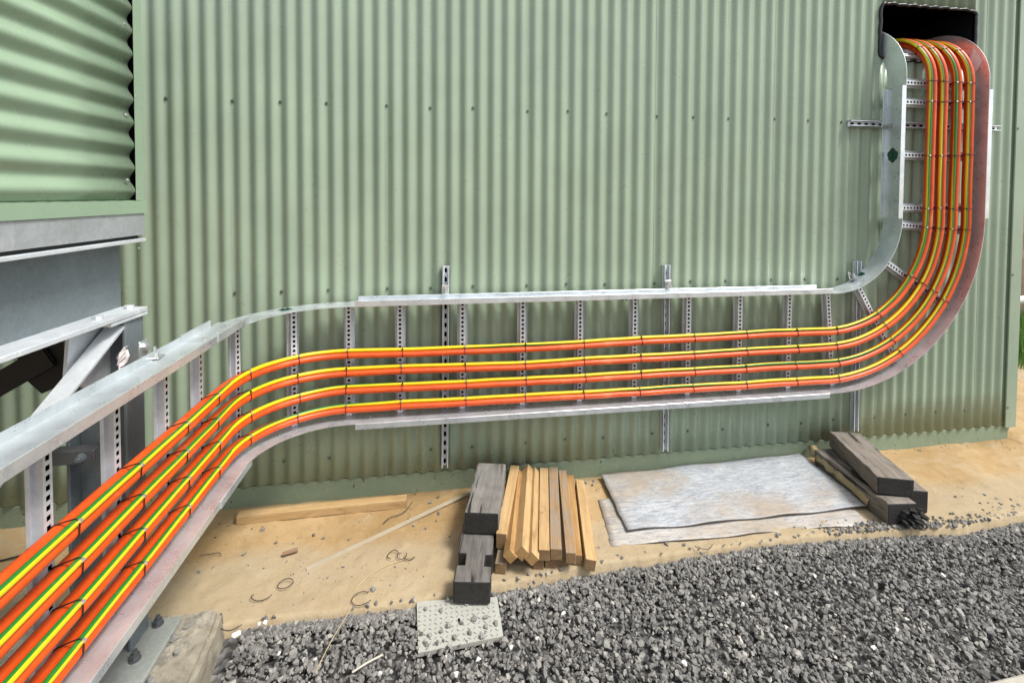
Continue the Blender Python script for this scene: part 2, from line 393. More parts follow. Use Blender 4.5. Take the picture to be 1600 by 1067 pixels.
me=stones_mesh('gravel',np.stack([px,py,pz],1),size,shade,STONE)
tagp(obj('gravel',me),'angular dark grey crushed stone spread in front of the slab','gravel',kind='stuff')
# thin spill of stones over the slab edge at the right
n=420; px=rng.normal(3.66,.25,n); py=np.array([slab_edge(x) for x in px])+np.abs(rng.normal(0,.035,n))
k=px>2.9; px,py=px[k],py[k]; n2=45
px=np.concatenate([px,rng.uniform(.7,3.3,n2),rng.uniform(4.1,6.2,110)]); py=np.concatenate([py,[slab_edge(x)+abs(rng.normal(0,.012)) for x in px[len(py):len(py)+n2]],[slab_edge(x)+abs(rng.normal(0,.05)) for x in px[-110:]]])
n=len(px); me=stones_mesh('gravel_spill',np.stack([px,py,np.full(n,.006)],1),rng.uniform(.006,.013,n),rng.beta(2,2.5,n)*.9,STONE)
tagp(obj('gravel_spill',me),'loose fringe of grey stones spilling over the slab edge','gravel',kind='stuff')

n=1500; px=rng.uniform(-.6,5.4,n); py=rng.uniform(-.68,.0,n); cl=np.array([noise.noise(Vector((a*2.3,b*2.3,40)))+noise.noise(Vector((a*8,b*8,41))) for a,b in zip(px,py)])
k=(cl>.12)&~((px>2.25)&(px<3.62)&(py<-.02)); px,py=px[k],py[k]
me=stones_mesh('grit',np.stack([px,py,np.array([sandz(a,b) for a,b in zip(px,py)])+.001],1),rng.gamma(3,.0011,len(px)).clip(.0015,.008),rng.beta(1.6,3,len(px))*.6,STONE)
tagp(obj('grit',me),'fine grit and crumbs strewn over the sandy slab','grit',kind='stuff')

# pale concrete kerb at the lower right
mb=MB(); mb.add([(2.4,-1.40,.014),(6.5,-1.22,.014),(6.5,-1.38,.014),(2.4,-1.56,.014),(2.4,-1.40,-.08),(6.5,-1.22,-.08),(6.5,-1.38,-.08),(2.4,-1.56,-.08)],[(0,3,2,1),(0,1,5,4),(2,3,7,6),(0,4,7,3),(1,2,6,5)])
kerb=obj('kerb',mb.mesh('kerb',simple('kerb_concrete',(.38,.355,.30),.85,bs=.4,bsc=50))); tagp(kerb,kind='structure'); bevel(kerb,.008)

# ---------------------------------------------------------------- main building
bld=empty('building',(2.6,0,0),'large shed wall of vertical pale green corrugated sheets on a painted slab','building')
PITCH=.0762; AMP=.0082; CX=-.005
def corr_y(x): return -AMP*math.cos(2*PI*(x-CX)/PITCH)
HX0,HX1,HZ0,HZ1=4.098,4.792,2.508,2.842
X0,X1=-4.0,5.16; cols=[]; x=X0; d=PITCH/12
while x<X1: cols.append(x); x+=d
cols+= [HX0,HX1,X1]; cols=sorted(set(round(c,5) for c in cols))
rows=sorted(set([.115,.35,.6,.9,1.13,1.4,1.7,2.0,2.3,HZ0,2.68,HZ1,3.1,3.6]))
V=[];F=[]
for j,z in enumerate(rows):
    for x in cols:
        sh=int((x-.31)//.762)                      # each sheet laps the next and sits a touch different
        y=corr_y(x)-.0012*noise.noise(Vector((x*1.3,z*1.1,3)))-.0006*((sh*37)%5)/4
        zz=z
        if j==0: zz=.112+.004*noise.noise(Vector((sh*3.7,0,0)))+.003*math.cos(2*PI*(x-CX)/PITCH)*0
        V.append((x,y,zz))
nc=len(cols)
for j in range(len(rows)-1):
    for i in range(nc-1):
        xm=(cols[i]+cols[i+1])/2; zm=(rows[j]+rows[j+1])/2
        if HX0<xm<HX1 and HZ0<zm<HZ1: continue
        a=j*nc+i; F.append((a,a+1,a+1+nc,a+nc))
me=mesh_from('wall_sheet',V,F,PAINT,True); ws=obj('wall_sheet',me,bld)
so_=ws.modifiers.new('thick','SOLIDIFY'); so_.thickness=.0012; so_.offset=1
# sheet lap lines: a second thin edge standing proud on every lap
mb=MB()
for k in range(-5,7):
    xl=.31+.762*k+.019
    if xl<X0+.1 or xl>X1-.05: continue
    pts=[]
    for i in range(2):
        x=xl+i*.0022; pts.append((x,corr_y(x)-.0030))
    for (xa,ya),(xb,yb) in zip(pts,pts[1:]):
        for za,zb in ((.106,HZ0-.03),(HZ1+.03,3.6)) if HX0-.05<xl<HX1+.05 else ((.106,3.6),):
            mb.add([(xa,ya,za),(xb,yb,za),(xb,yb,zb),(xa,ya,zb),(xa,ya+.0015,za),(xb,yb+.0015,za),(xb,yb+.0015,zb),(xa,ya+.0015,zb)],[(0,1,2,3),(5,4,7,6),(0,4,5,1),(3,2,6,7),(1,5,6,2),(4,0,3,7)])
obj('sheet_lap',mb.mesh('sheet_lap',PAINT),bld)
# corner trim, slab edge, shell
mb=MB(); mb.box((5.145,-.0125,.098),(5.228,-.0105,3.62)); mb.box((5.226,-.0105,.098),(5.228,.10,3.62)); mb.box((5.142,-.0125,.098),(5.145,-.004,3.62))
bevel(obj('corner_trim',mb.mesh('corner_trim',PAINT),bld),.0008,1)
mb=MB(); mb.box((-4,.004,-.12),(5.19,.30,.1075)); sl=obj('slab_edge',mb.mesh('slab_edge',SLABP),bld); bevel(sl,.004)
mb=MB(); mb.box((5.20,.02,.06),(5.222,7,3.6)); mb.box((-4,7,.0),(5.22,7.05,3.6)); mb.box((-4.05,.02,0),(-4,7,3.6)); mb.box((-4,.30,-.1),(5.19,6.99,.10)); obj('end_wall',mb.mesh('end_wall',PAINT),bld)
mb=MB(); mb.box((-4.2,-.08,3.6),(5.35,7.2,3.66)); obj('roof',mb.mesh('roof',ROOF),bld)
# cable entry: rubber edged hole with a dark sleeve behind
mb=MB()
mb.box((HX0-.012,.012,HZ0-.02),(HX0-.004,.9,HZ1+.02)); mb.box((HX0-.004,.012,HZ0-.02),(HX1+.004,.9,HZ0-.012)); mb.box((HX0-.004,.012,HZ1+.012),(HX1+.004,.9,HZ1+.02)); mb.box((HX0-.004,.892,HZ0-.012),(HX1+.004,.9,HZ1+.012))
ce=obj('cable_entry',mb.mesh('cable_entry',VOID),bld)
obj('side_liner',MB().box((HX1+.004,.012,HZ0-.02),(HX1+.012,.9,HZ1+.02)).mesh('side_liner',BLACK),ce)
pts=[]; 
def rr(x0,z0,x1,z1,r,m=7):
    out=[]
    for cx,cz,a0 in ((x1-r,z1-r,0),(x0+r,z1-r,90),(x0+r,z0+r,180),(x1-r,z0+r,270)):
        for i in range(m): a=R(a0+90*i/(m-1)); out.append((cx+r*math.cos(a),cz+r*math.sin(a)))
    return out
base=rr(HX0-.004,HZ0-.004,HX1+.004,HZ1+.004,.035); dense=[]
for (a,b),(c,d_) in zip(base,base[1:]+base[:1]):
    L=math.hypot(c-a,d_-b); m=max(1,int(L/.012))
    for i in range(m): dense.append((a+(c-a)*i/m,b+(d_-b)*i/m))
pts=[(x+.004*noise.noise(Vector((x*20,z*20,0))),corr_y(x)-.003,z+.006*noise.noise(Vector((x*18,z*18,5)))) for x,z in dense]
v,f=tube(pts,.0105,8,closed=True); obj('rubber_edging',mesh_from('rubber_edging',v,f,BLACK,True),ce)
# screws
def screw_mesh(c,axis,mat=SCRW,s=1.0):
    mb=MB(); c=Vector(c); ax=Vector(axis); mb.hexb(c,ax,.0085*s,.0018*s,12); mb.hexb(c+ax*.0018*s,ax,.0052*s,.005*s,6); return mb.mesh('screw',mat)
r1=[.037,.334,.565,.797,1.101,1.328,1.563,1.867,2.098,2.322,2.625,2.849,3.079,3.383,3.608,3.837]
r2_=[.335,.565,.794,1.098,1.329,1.562,1.864,2.094,2.32,2.616,2.846,3.074,3.372,3.605,3.834]
r3=[.567,.791,1.325,1.557,1.858,2.09,2.317,2.618,2.842,3.071,3.372,3.602,3.842,4.145,4.37,4.595,4.815]
for row,z in ((r1,2.105),(r2_,1.128),(r3,.227)):
    for x in row:
        k=round((x-CX)/PITCH-.5)+.5; xx=CX+k*PITCH+rnd.uniform(-.003,.003)
        obj('screw',screw_mesh((xx,AMP-.003,z+rnd.uniform(-.006,.006)),(0,-1,0)),bld)
for z in (2.10,1.13,.235): obj('screw',screw_mesh((5.155,-.0125,z),(0,-1,0),SCRW,.8),bld)

# ---------------------------------------------------------------- ladder path
BACK=-.045; ZO=.48; H=.59
S=[0]                                            # breakpoints in s
SEG=[('s1',3.47),('b1',.66),('s2',2.7525),('b2',1.15),('s3',.85),('b3',.48),('s4',.55)]
for _,L in SEG: S.append(S[-1]+L)
def pos(s,v,w):
    i=0
    while i<len(SEG)-1 and s>S[i+1]: i+=1
    nm,L=SEG[i]; k=(s-S[i])/L
    if nm=='s1': return Vector((.4375+w,-4.0+3.47*k,ZO+v)),Vector((1,0,0)),Vector((0,0,1))
    if nm=='b1':
        a=k*PI/2; r=.485-w; o=Vector((math.cos(a),-math.sin(a),0)); return Vector((.9225,-.53,ZO+v))-o*r,o,Vector((0,0,1))
    if nm=='s2': return Vector((.9225+(3.675-.9225)*k,BACK-w,ZO+v)),Vector((0,-1,0)),Vector((0,0,1))
    if nm=='b2':
        a=k*PI/2; r=1.03-v; return Vector((3.675+r*math.sin(a),BACK-w,ZO+1.03-r*math.cos(a))),Vector((0,-1,0)),Vector((-math.sin(a),0,math.cos(a)))
    if nm=='s3': return Vector((4.705-v,BACK-w,ZO+1.03+.85*k)),Vector((0,-1,0)),Vector((-1,0,0))
    zc=ZO+1.03+.85
    if nm=='b3':
        a=k*PI/2; r=.245+w; o=Vector((0,-math.cos(a),math.sin(a))); return Vector((4.705-v,.20,zc))+o*r,o,Vector((-1,0,0))
    return Vector((4.705-v,.20+.55*k,zc+.245+w)),Vector((0,0,1)),Vector((-1,0,0))
def s_of(seg,k): i=[n for n,_ in SEG].index(seg); return S[i]+SEG[i][1]*k

lad=empty('cable_ladder',(2.3,-.1,.0),'galvanised cable ladder curving along the green wall and up into the hole','cable ladder')
TH=.003
def sweep(profile,s0,s1,ds,mat,name,off=None):
    """profile: closed list of (v,w)"""
    n=max(2,int(round((s1-s0)/ds))+1); V=[];F=[]; m=len(profile)
    for i in range(n):
        s=s0+(s1-s0)*i/(n-1)
        for v,w_ in profile: V.append(pos(s,v,w_)[0])
    for i in range(n-1):
        for k in range(m): F.append((i*m+k,i*m+(k+1)%m,(i+1)*m+(k+1)%m,(i+1)*m+k))
    F.append(tuple(range(m))[::-1]); F.append(tuple(range((n-1)*m,n*m)))
    me=mesh_from(name,V,F,mat); bm=bmesh.new(); bm.from_mesh(me); bmesh.ops.recalc_face_normals(bm,faces=bm.faces); bm.to_mesh(me); bm.free(); return me
def web(v0,sg): return [(v0,0),(v0,.125),(v0+sg*TH,.125),(v0+sg*TH,0)]
def chan(v0,sg,fl=.03):
    t=TH; return [(v0,0),(v0,.125),(v0+sg*fl,.125),(v0+sg*fl,.125-t),(v0+sg*t,.125-t),(v0+sg*t,t),(v0+sg*fl,t),(v0+sg*fl,0)]
def rail(v0,sg,s0,s1,flanged,ds=.02):
    me=sweep(chan(v0,sg) if flanged else web(v0,sg),s0,s1,ds,GALV,'side_rail')
    if not flanged: me.polygons.foreach_set('use_smooth',[len(p.vertices)==4 for p in me.polygons])
    o=obj('side_rail',me,lad); 
    if not flanged: m=o.modifiers.new('es','EDGE_SPLIT'); m.split_angle=R(35)
    else: bevel(o,.0012,1)
    return o
EPS=.0
for v0,sg in ((0,-1),(H,1)):
    rail(v0,sg,0,s_of('s1',1),True,.5)
    rail(v0,sg,s_of('s1',1),s_of('s2',.012),False,.02)
    rail(v0,sg,s_of('s2',.012),s_of('s2',.992),True,.5)
    rail(v0,sg,s_of('s2',.992),s_of('s3',.0),False,.02)
    rail(v0,sg,s_of('s3',.0),s_of('s3',.93),True,.3)
    rail(v0,sg,s_of('s3',.93),s_of('s4',1),False,.02)
# flanged splice pieces running past the joint onto the first bend
for v0,sg in ((0,-1),(H,1)):
    z=ZO+v0+sg*.0045; mb=MB()
    za,zb=sorted((z,z+sg*.0275))
    mb.box((.5605,-.74,za),(.5655,-.43,zb)); mb.box((.433,-.74,za),(.4365,-.50 if sg>0 else -.6,zb))
    z2a,z2b=sorted((z-sg*.0012,z+sg*.0012)); mb.box((.4365,-.74,z2a),(.5605,-.43,z2b))
    obj('splice_plate',mb.mesh('splice_plate',GALV),lad)
# rungs: top-hat section with a row of square holes
def rung_mesh(o,a,u,lat,L,ww=.055,fw_=.027,h=.028,cell=.0236,hole=.0128):
    """o start at v=0,w=0; u outward; lat along rung; a across"""
    mb=MB(); P=lambda x,y,z:o+a*x+lat*y+u*z
    pr=[(-ww/2,.002),(-fw_/2,.002),(-fw_/2,h),(fw_/2,h),(fw_/2,.002),(ww/2,.002)]
    for k,((x0,z0),(x1,z1)) in enumerate(zip(pr,pr[1:])):
        if k==2: continue
        mb.add([P(x0,0,z0),P(x1,0,z1),P(x1,L,z1),P(x0,L,z0)],[(0,1,2,3)])
    for (x0,x1) in ((-ww/2,-ww/2+.002),(ww/2-.002,ww/2)):
        mb.add([P(x0,0,.002),P(x1,0,.010),P(x1,L,.010),P(x0,L,.002)],[(0,1,2,3)])
    kb=len(mb.f); mb.add([P(-fw_/2+.001,0,h-.004),P(fw_/2-.001,0,h-.004),P(fw_/2-.001,L,h-.004),P(-fw_/2+.001,L,h-.004)],[(0,1,2,3)])  # black strip under the face, the holes' shade as colour
    n=int(L/cell); y0=(L-n*cell)/2; hf=fw_/2; hh=hole/2
    for i in range(n):
        ya=y0+i*cell if i else 0; yb=y0+(i+1)*cell if i<n-1 else L; yc=y0+(i+.5)*cell
        q=[P(-hf,ya,h),P(hf,ya,h),P(hf,yb,h),P(-hf,yb,h),P(-hh,yc-hh,h),P(hh,yc-hh,h),P(hh,yc+hh,h),P(-hh,yc+hh,h)]
        mb.add(q,[(0,1,5,4),(1,2,6,5),(2,3,7,6),(3,0,4,7)])
    me=mb.mesh('rung',GALVR); me.materials.append(VOID); me.polygons[kb].material_index=1; return me
RUNG=[]
ys=[-3.9+.25*i for i in range(9)]+[-1.398,-1.15,-.895,-.655]
for y in ys: RUNG.append((y+4.0))
RUNG+= [s_of('b1',.22),s_of('b1',.62)]
for x in (.912,1.17,1.497,1.825,2.151,2.474,2.801,3.127,3.452): RUNG.append(s_of('s2',(x-.9225)/2.7525))
RUNG+= [s_of('b2',.05),s_of('b2',.34),s_of('b2',.645),s_of('b2',.95)]
for z in (1.573,1.90,2.227,2.345): RUNG.append(s_of('s3',(z-1.51)/.85))
RUNG+= [s_of('b3',.45),s_of('b3',.9),s_of('s4',.5)]
for s in RUNG:
    o,u,lat=pos(s,.002,0); a=pos(s+.01,H/2,0)[0]-pos(s-.01,H/2,0)[0]; a=(a-lat*a.dot(lat)-u*a.dot(u)).normalized()
    rg=obj('rung',rung_mesh(o,a,u,lat,H-.004),lad); 
    m=rg.modifiers.new('t','SOLIDIFY'); m.thickness=.0010; m.offset=0
# bolts on the webs near joints
def web_bolt(s,w_,v0,sg,r=.006):
    o,u,lat=pos(s,v0,w_); return obj('bolt',MB().hexb(o-lat*sg*.0,-lat*sg,r,.003,10).mesh('bolt',BOLT),lad)
for v0,sg in ((0,-1),(H,1)):
    for seg,k in (('s1',.975),('s1',.945),('s2',.035),('s2',.975),('s3',.12),('s3',.80),('s3',.88)):
        for w_ in ((.045,) if seg!='s3' else (.06,)): web_bolt(s_of(seg,k),w_,v0,sg)
for k in (.03,.06,.955,.975): # outer face of the top rail
    o,u,lat=pos(s_of('s2',k),H,.06); obj('bolt',MB().hexb(o+lat*.003,lat,.006,.004,10).mesh('bolt',BOLT),lad)
for y in (-.60,-.70,-.50):
    obj('bolt',MB().hexb((.50,y,ZO+H+.006),(0,0,1),.006,.005,10).mesh('bolt',BOLT),lad)
# hold-down clamps
def clamp(c,ax_out,ax_up,s=1.):
    """small bent plate with bolt: tab up and foot"""
    c=Vector(c); o=Vector(ax_out); up_=Vector(ax_up); sd_=o.cross(up_).normalized(); mb=MB()
    def bx(x0,x1,y0,y1,z0,z1): mb.add([c+sd_*x*s+o*y*s+up_*z*s for x,y,z in ((x0,y0,z0),(x1,y0,z0),(x1,y1,z0),(x0,y1,z0),(x0,y0,z1),(x1,y0,z1),(x1,y1,z1),(x0,y1,z1))],[(0,3,2,1),(4,5,6,7),(0,1,5,4),(1,2,6,5),(2,3,7,6),(3,0,4,7)])
    bx(-.018,.018,0,.004,0,.045); bx(-.018,.018,.004,.045,0,.004)
    cl=obj('hold_down_clamp',mb.mesh('hold_down_clamp',BOLT),lad); bevel(cl,.002,1)
    mb=MB(); mb.hexb(c+o*.004*s+up_*.028*s,o,.010*s,.009*s); mb.hexb(c+o*.028*s+up_*.004*s,up_,.009*s,.012*s); mb.hexb(c+o*.028*s+up_*.016*s,up_,.0045*s,.012*s,8)
    obj('bolt',mb.mesh('bolt',BOLT),cl)
clamp((1.405,-.046,ZO+H+.034),(0,-1,0),(0,0,1)); clamp((2.685,-.046,ZO+H+.034),(0,-1,0),(0,0,1))
clamp((.40,-.905,ZO+H+.006),(1,0,0),(0,0,1),1.3); 
o,u,lat=pos(s_of('b2',.30),H,.01); clamp(o+Vector((0,-.0,.012)),(.5,-.55,.35),(-.3,0,.95),1.15)
clamp((3.99+.115,-.050,2.075),(0,-1,0),(-1,0,0),.7)
# green touch-up paint over drilled spots
def dab(s,v0,w_,sg,rad,onface=True):
    """blotch hugging the rail web"""
    n=28; V=[];F=[]
    def P(r,a):
        q=r*(.95+.2*noise.noise(Vector((math.cos(a)*1.6,math.sin(a)*1.6,s*3)))+.12*noise.noise(Vector((math.cos(a)*6,math.sin(a)*6,s))))
        o,u,lat=pos(s+q*math.cos(a)*1.2,v0,min(.122,max(.003,w_+q*math.sin(a)))); return o+lat*sg*.0012
    V.append(P(0,0))
    for rr_ in (.5,1):
        for i in range(n): V.append(P(rad*rr_,2*PI*i/n))
    for i in range(n): F.append((0,1+i,1+(i+1)%n)); F.append((1+i,1+n+i,1+n+(i+1)%n,1+(i+1)%n))
    obj('paint_dab',mesh_from('paint_dab',V,F,GDAB),lad)
    o,u,lat=pos(s,v0,w_); mb=MB()
    for k in (-.011,.011): mb.hexb(pos(s+k,v0,w_)[0],lat*sg,.006,.008)
    obj('bolt',mb.mesh('bolt',GDAB),lad)
dab(s_of('b1',.55),H+TH,.05,1,.026); dab(s_of('b1',.55),H,.10,-1,.022)
dab(s_of('s2',.527),H,.115,-1,.012); dab(s_of('b2',.42),H+TH,.02,1,.024); dab(s_of('s3',.45),H+TH,.05,1,.036)
# strip of pale tape on the outer rail near the top
V=[];F=[]
for i in range(9):
    for j in range(7):
        s=s_of('b3',.12)+i*.012; V.append(pos(s+j*.009,0,.035+j*.012)[0]+Vector((-.0015,0,0)))
for i in range(8):
    for j in range(6): a=i*7+j; F.append((a,a+1,a+8,a+7))
obj('tape_strip',mesh_from('tape_strip',V,F,TAPE,True),lad)

# ---------------------------------------------------------------- wall struts
def strut(name,a,b,label):
    a,b=Vector(a),Vector(b); L=(b-a).length; lat=(b-a).normalized(); u=Vector((0,-1,0)); ac=u.cross(lat).normalized()
    root=empty(name,tuple(a if a.z<b.z else b),label,'channel strut','slotted channel struts screwed to the wall')
    mb=MB(); P=lambda x,y,z:a+ac*x+lat*y+u*z; hw=.0205; d=.031
    for x in (-hw,hw-.0025): 
        mb.add([P(x,0,0),P(x+.0025,0,0),P(x+.0025,L,0),P(x,L,0),P(x,0,d),P(x+.0025,0,d),P(x+.0025,L,d),P(x,L,d)],[(0,1,2,3),(7,6,5,4),(0,4,5,1),(1,5,6,2),(2,6,7,3),(3,7,4,0)])
    for x0,x1 in ((-hw,-hw+.0085),(hw-.0085,hw)):
        mb.add([P(x0,0,d),P(x1,0,d),P(x1,L,d),P(x0,L,d),P(x0,0,d-.003),P(x1,0,d-.006),P(x1,L,d-.006),P(x0,L,d-.003)],[(0,1,2,3),(4,7,6,5),(0,4,5,1),(1,5,6,2),(2,6,7,3),(3,7,4,0)])
    # slotted back
    cell=.05; n=max(1,int(L/cell)); y0=(L-n*cell)/2; q=8
    for i in range(n):
        ya=y0+i*cell if i else 0; yb=y0+(i+1)*cell if i<n-1 else L; yc=y0+(i+.5)*cell; hx=.0065; hl=.014
        ring=[(-hx,yc-hl+.005),(-hx+.004,yc-hl),(hx-.004,yc-hl),(hx,yc-hl+.005),(hx,yc+hl-.005),(hx-.004,yc+hl),(-hx+.004,yc+hl),(-hx,yc+hl-.005)]
        out=[(-hw,ya),(-hw*.3,ya),(hw*.3,ya),(hw,ya),(hw,yb),(hw*.3,yb),(-hw*.3,yb),(-hw,yb)]
        v=[P(x,y,.004) for x,y in out]+[P(x,y,.004) for x,y in ring]
        mb.add(v,[(k,(k+1)%8,8+(k+1)%8,8+k) for k in range(8)])
    obj('channel',mb.mesh('channel',GALVR),root)
    mb=MB(); mb.add([P(-hw+.003,0,.001),P(hw-.003,0,.001),P(hw-.003,L,.001),P(-hw+.003,L,.001)],[(0,1,2,3)]); obj('slot_shade',mb.mesh('slot_shade',VOID),root)  # black sheet behind the slots paints the shade inside them
    return root
YB=-.0105
strut('wall_strut',(1.405,YB,.15),(1.410,YB,1.25),'upright slotted strut standing left behind the ladder above the timber pile')
strut('wall_strut',(2.687,YB,.14),(2.682,YB,1.235),'upright slotted strut behind the middle of the ladder above the pale boards')
strut('wall_strut',(3.965,YB,.17),(3.955,YB,1.24),'upright slotted strut behind the ladder bend above the dark sleepers')
strut('wall_strut',(3.87,YB,2.093),(4.984,YB,2.093),'level slotted strut crossing behind the vertical ladder run')

# ---------------------------------------------------------------- cable bundles
KS=[0,s_of('s1',.75),s_of('s1',1),s_of('b1',1),s_of('s2',.3),s_of('s2',.85),s_of('b2',.5),s_of('s3',.2),s_of('s3',.9),s_of('b3',.6),s_of('s4',1)]
# lateral positions of the four bundles (v of the front cable) at the key stations
VK=[[.046,.048,.052,.055,.052,.052,.052,.058,.060,.068,.08],
    [.143,.146,.150,.152,.143,.150,.150,.154,.156,.165,.18],
    [.238,.242,.246,.245,.232,.250,.250,.252,.254,.265,.28],
    [.334,.338,.340,.335,.325,.348,.344,.338,.338,.345,.36]]
CR=.0153; ER=.0092
def sm(s,ks,vs):
    ts=[s+dd for dd in (-.12,-.06,0,.06,.12)]; return float(np.mean(np.interp(ts,ks,vs)))
SS=np.arange(0,S[-1],.02)
NAMES=['lowest of the four tied orange cable bundles, nearest the outer ladder rail','second tied orange cable bundle up from the bottom of the ladder','third tied orange cable bundle up from the bottom of the ladder','topmost of the four tied orange cable bundles, nearest the inner rail']
def hullpts(pts):
    pts=sorted(pts); 
    def half(p):
        o=[]
        for q in p:
            while len(o)>1 and (o[-1][0]-o[-2][0])*(q[1]-o[-2][1])-(o[-1][1]-o[-2][1])*(q[0]-o[-2][0])<=0: o.pop()
            o.append(q)
        return o
    a=half(pts); b=half(pts[::-1]); return a[:-1]+b[:-1]
for bi in range(4):
    root=empty('cable_bundle',tuple(pos(s_of('s2',.4),VK[bi][4],.03)[0]),NAMES[bi],'cable bundle')
    wob=lambda s,k: .0025*noise.noise(Vector((s*5.3,bi*3.3,k+20)))+.0045*noise.noise(Vector((s*1.7,bi*7.3,k)))
    vb=[sm(s,KS,VK[bi]) for s in SS]
    s1e=s_of('s1',1)
    rise=lambda s: float(np.interp(s,[s1e-.3,s_of('s2',.1),s_of('s2',1),s_of('b2',.6),S[-1]],[.0050,.0030,.0030,-.0060,-.0060]))
    dv=[-(rise(s)+.003*noise.noise(Vector((s*.9,bi*3.1,9)))) for s in SS]
    lines=[[],[]]; el_=[]
    for i,s in enumerate(SS):
        a_=(vb[i]+wob(s,1)-dv[i]*.5, .029+CR); dw=math.sqrt((2*CR+.0006)**2-dv[i]**2); b_=(a_[0]+dv[i],a_[1]+dw)
        lines[0].append(a_); lines[1].append(b_)
        mv,mw=(a_[0]+b_[0])/2,(a_[1]+b_[1])/2; L_=math.hypot(b_[0]-a_[0],b_[1]-a_[1]); hh_=math.sqrt((CR+ER)**2-L_*L_/4)
        nv,nw=(b_[1]-a_[1])/L_,-(b_[0]-a_[0])/L_
        ea=math.radians(float(np.interp(s,[s1e-.2,s_of('s2',.1),s_of('s2',.9),s_of('b2',.7),S[-1]],[18,-14,-10,8,8])))
        el_.append((b_[0]+(CR+ER)*math.cos(ea),b_[1]+(CR+ER)*math.sin(ea)))
    def cable(ln,rad,mat,name,n=16,twist=None):
        V=[];F=[];UV=[]; N_=len(SS); arc=0
        ctr=[pos(s,*ln[i])[0] for i,s in enumerate(SS)]
        for i,s in enumerate(SS):
            _,u,lat=pos(s,*ln[i]); t=(ctr[min(i+1,N_-1)]-ctr[max(i-1,0)]).normalized()
            u=(u-t*u.dot(t)).normalized(); lt=(lat-t*lat.dot(t)-u*lat.dot(u)).normalized()
            for k in range(n): a=2*PI*k/n; V.append(ctr[i]+(u*math.cos(a)+lt*math.sin(a))*rad)
        for i in range(N_-1):
            for k in range(n): F.append((i*n+k,i*n+(k+1)%n,(i+1)*n+(k+1)%n,(i+1)*n+k))
        F.append(tuple(range(n))[::-1]); F.append(tuple(range((N_-1)*n,N_*n)))
        me=mesh_from(name,V,F,mat,True)
        if twist:
            uvl=me.uv_layers.new(name='uv'); d_=np.zeros((len(me.loops),2)); li=0
            for i in range(N_-1):
                for k in range(n):
                    d_[li]=(k/n+twist[i],0); d_[li+1]=((k+1)/n+twist[i],0); d_[li+2]=((k+1)/n+twist[i+1],0); d_[li+3]=(k/n+twist[i+1],0); li+=4
            uvl.data.foreach_set('uv',d_.ravel())
        return obj(name,me,root)
    cable(lines[0],CR,ORANGE,'power_cable'); cable(lines[1],CR,ORANGE,'power_cable')
    # yellow where frac<.5 : angle window turns slowly along the run (u=0 is outward, .25 is up)
    tw=[]
    for s in SS:
        a=.36 if s<s1e-.2 else np.interp(s,[s1e-.2,s_of('b1',.8),s_of('s2',.3),s_of('s2',.95),s_of('b2',.8),S[-1]],[.375,.27,.07,.00,-.10,-.15])
        tw.append(float(a)+(.24 if s>s1e else .08)*noise.noise(Vector((s*1.1,bi*4.4+1,3)))+(.0 if bi%2 else .02))
    cable(el_,ER,EARTH,'earth_cable',12,tw)
    # ties at every rung the photo shows
    for ri,s in enumerate(RUNG):
        if s<.9 or s>s_of('b3',.5): continue
        s+=rnd.uniform(-.006,.006)
        if s_of('s2',0)<s<s_of('s2',1): s+=.012
        vv=lambda ln:(float(np.interp(s,SS,[q[0] for q in ln])),float(np.interp(s,SS,[q[1] for q in ln])))
        pts=[]
        for (cv,cw),r in ((vv(lines[0]),CR),(vv(lines[1]),CR),(vv(el_),ER)):
            for k in range(16): a=2*PI*k/16; pts.append((cv+(r+.0012)*math.cos(a),cw+(r+.0012)*math.sin(a)))
        hp=hullpts(pts); sk=rnd.uniform(-.12,.12)
        loop=[pos(s+sk*(w_-.07),v_,w_)[0] for v_,w_ in hp]
        v,f=tube(loop,.0019,6,closed=True); tie=obj('cable_tie',mesh_from('cable_tie',v,f,TIE,True),root)
        c,cw=vv(el_); o,u,lat=pos(s,c+ER*.5,cw+ER*.9); mb=MB(); tt=u.cross(lat)
        mb.prism([o+tt*-.004+lat*-.003,o+tt*.004+lat*-.003,o+tt*.004+lat*.004,o+tt*-.004+lat*.004],u*.0055)
        obj('tie_head',mb.mesh('tie_head',TIEH if rnd.random()<.55 or s<S[1] else TIE),tie)

# ---------------------------------------------------------------- cabin on steel frame (left)
CDIR=Vector((0.06131018,0.99800441,0.01510796)); CN=Vector((0.99811833,-0.06131718,0)); T0=Vector((.349007,-.834014,1.779962))
def cp(a,n_,b): return T0+CDIR*a+CN*n_+Vector((0,0,b))
def cbox(mb,a0,a1,n0,n1,b0,b1):
    v=[cp(*p) for p in ((a0,n0,b0),(a0,n1,b0),(a1,n1,b0),(a1,n0,b0),(a0,n0,b1),(a0,n1,b1),(a1,n1,b1),(a1,n0,b1))]
    return mb.add(v,[(0,3,2,1),(4,5,6,7),(0,1,5,4),(1,2,6,5),(2,3,7,6),(3,0,4,7)])
cabw=empty('cabin',tuple(cp(-2,-1.2,-.31)),'raised cabin clad in horizontal green corrugated sheet at the left','cabin')
V=[];F=[]; prof=[]
b=-.186; db=PITCH/16
while b<.92: prof.append(b); b+=db
AA=[-5.0,-3.5,-2.2,-1.5,-1.0,-.6,-.3,-.0]
for a in AA:
    for b in prof:
        ph=2*PI*(b+.153)/PITCH; n_=-.0085+.0085*math.cos(ph)
        if b<-.17: n_-= (b+.17)*-.2
        V.append(cp(a,n_+.0012*noise.noise(Vector((a*1.5,b*2,8))),b))
m=len(prof)
for i in range(len(AA)-1):
    for j in range(m-1): F.append((i*m+j,(i+1)*m+j,(i+1)*m+j+1,i*m+j+1))
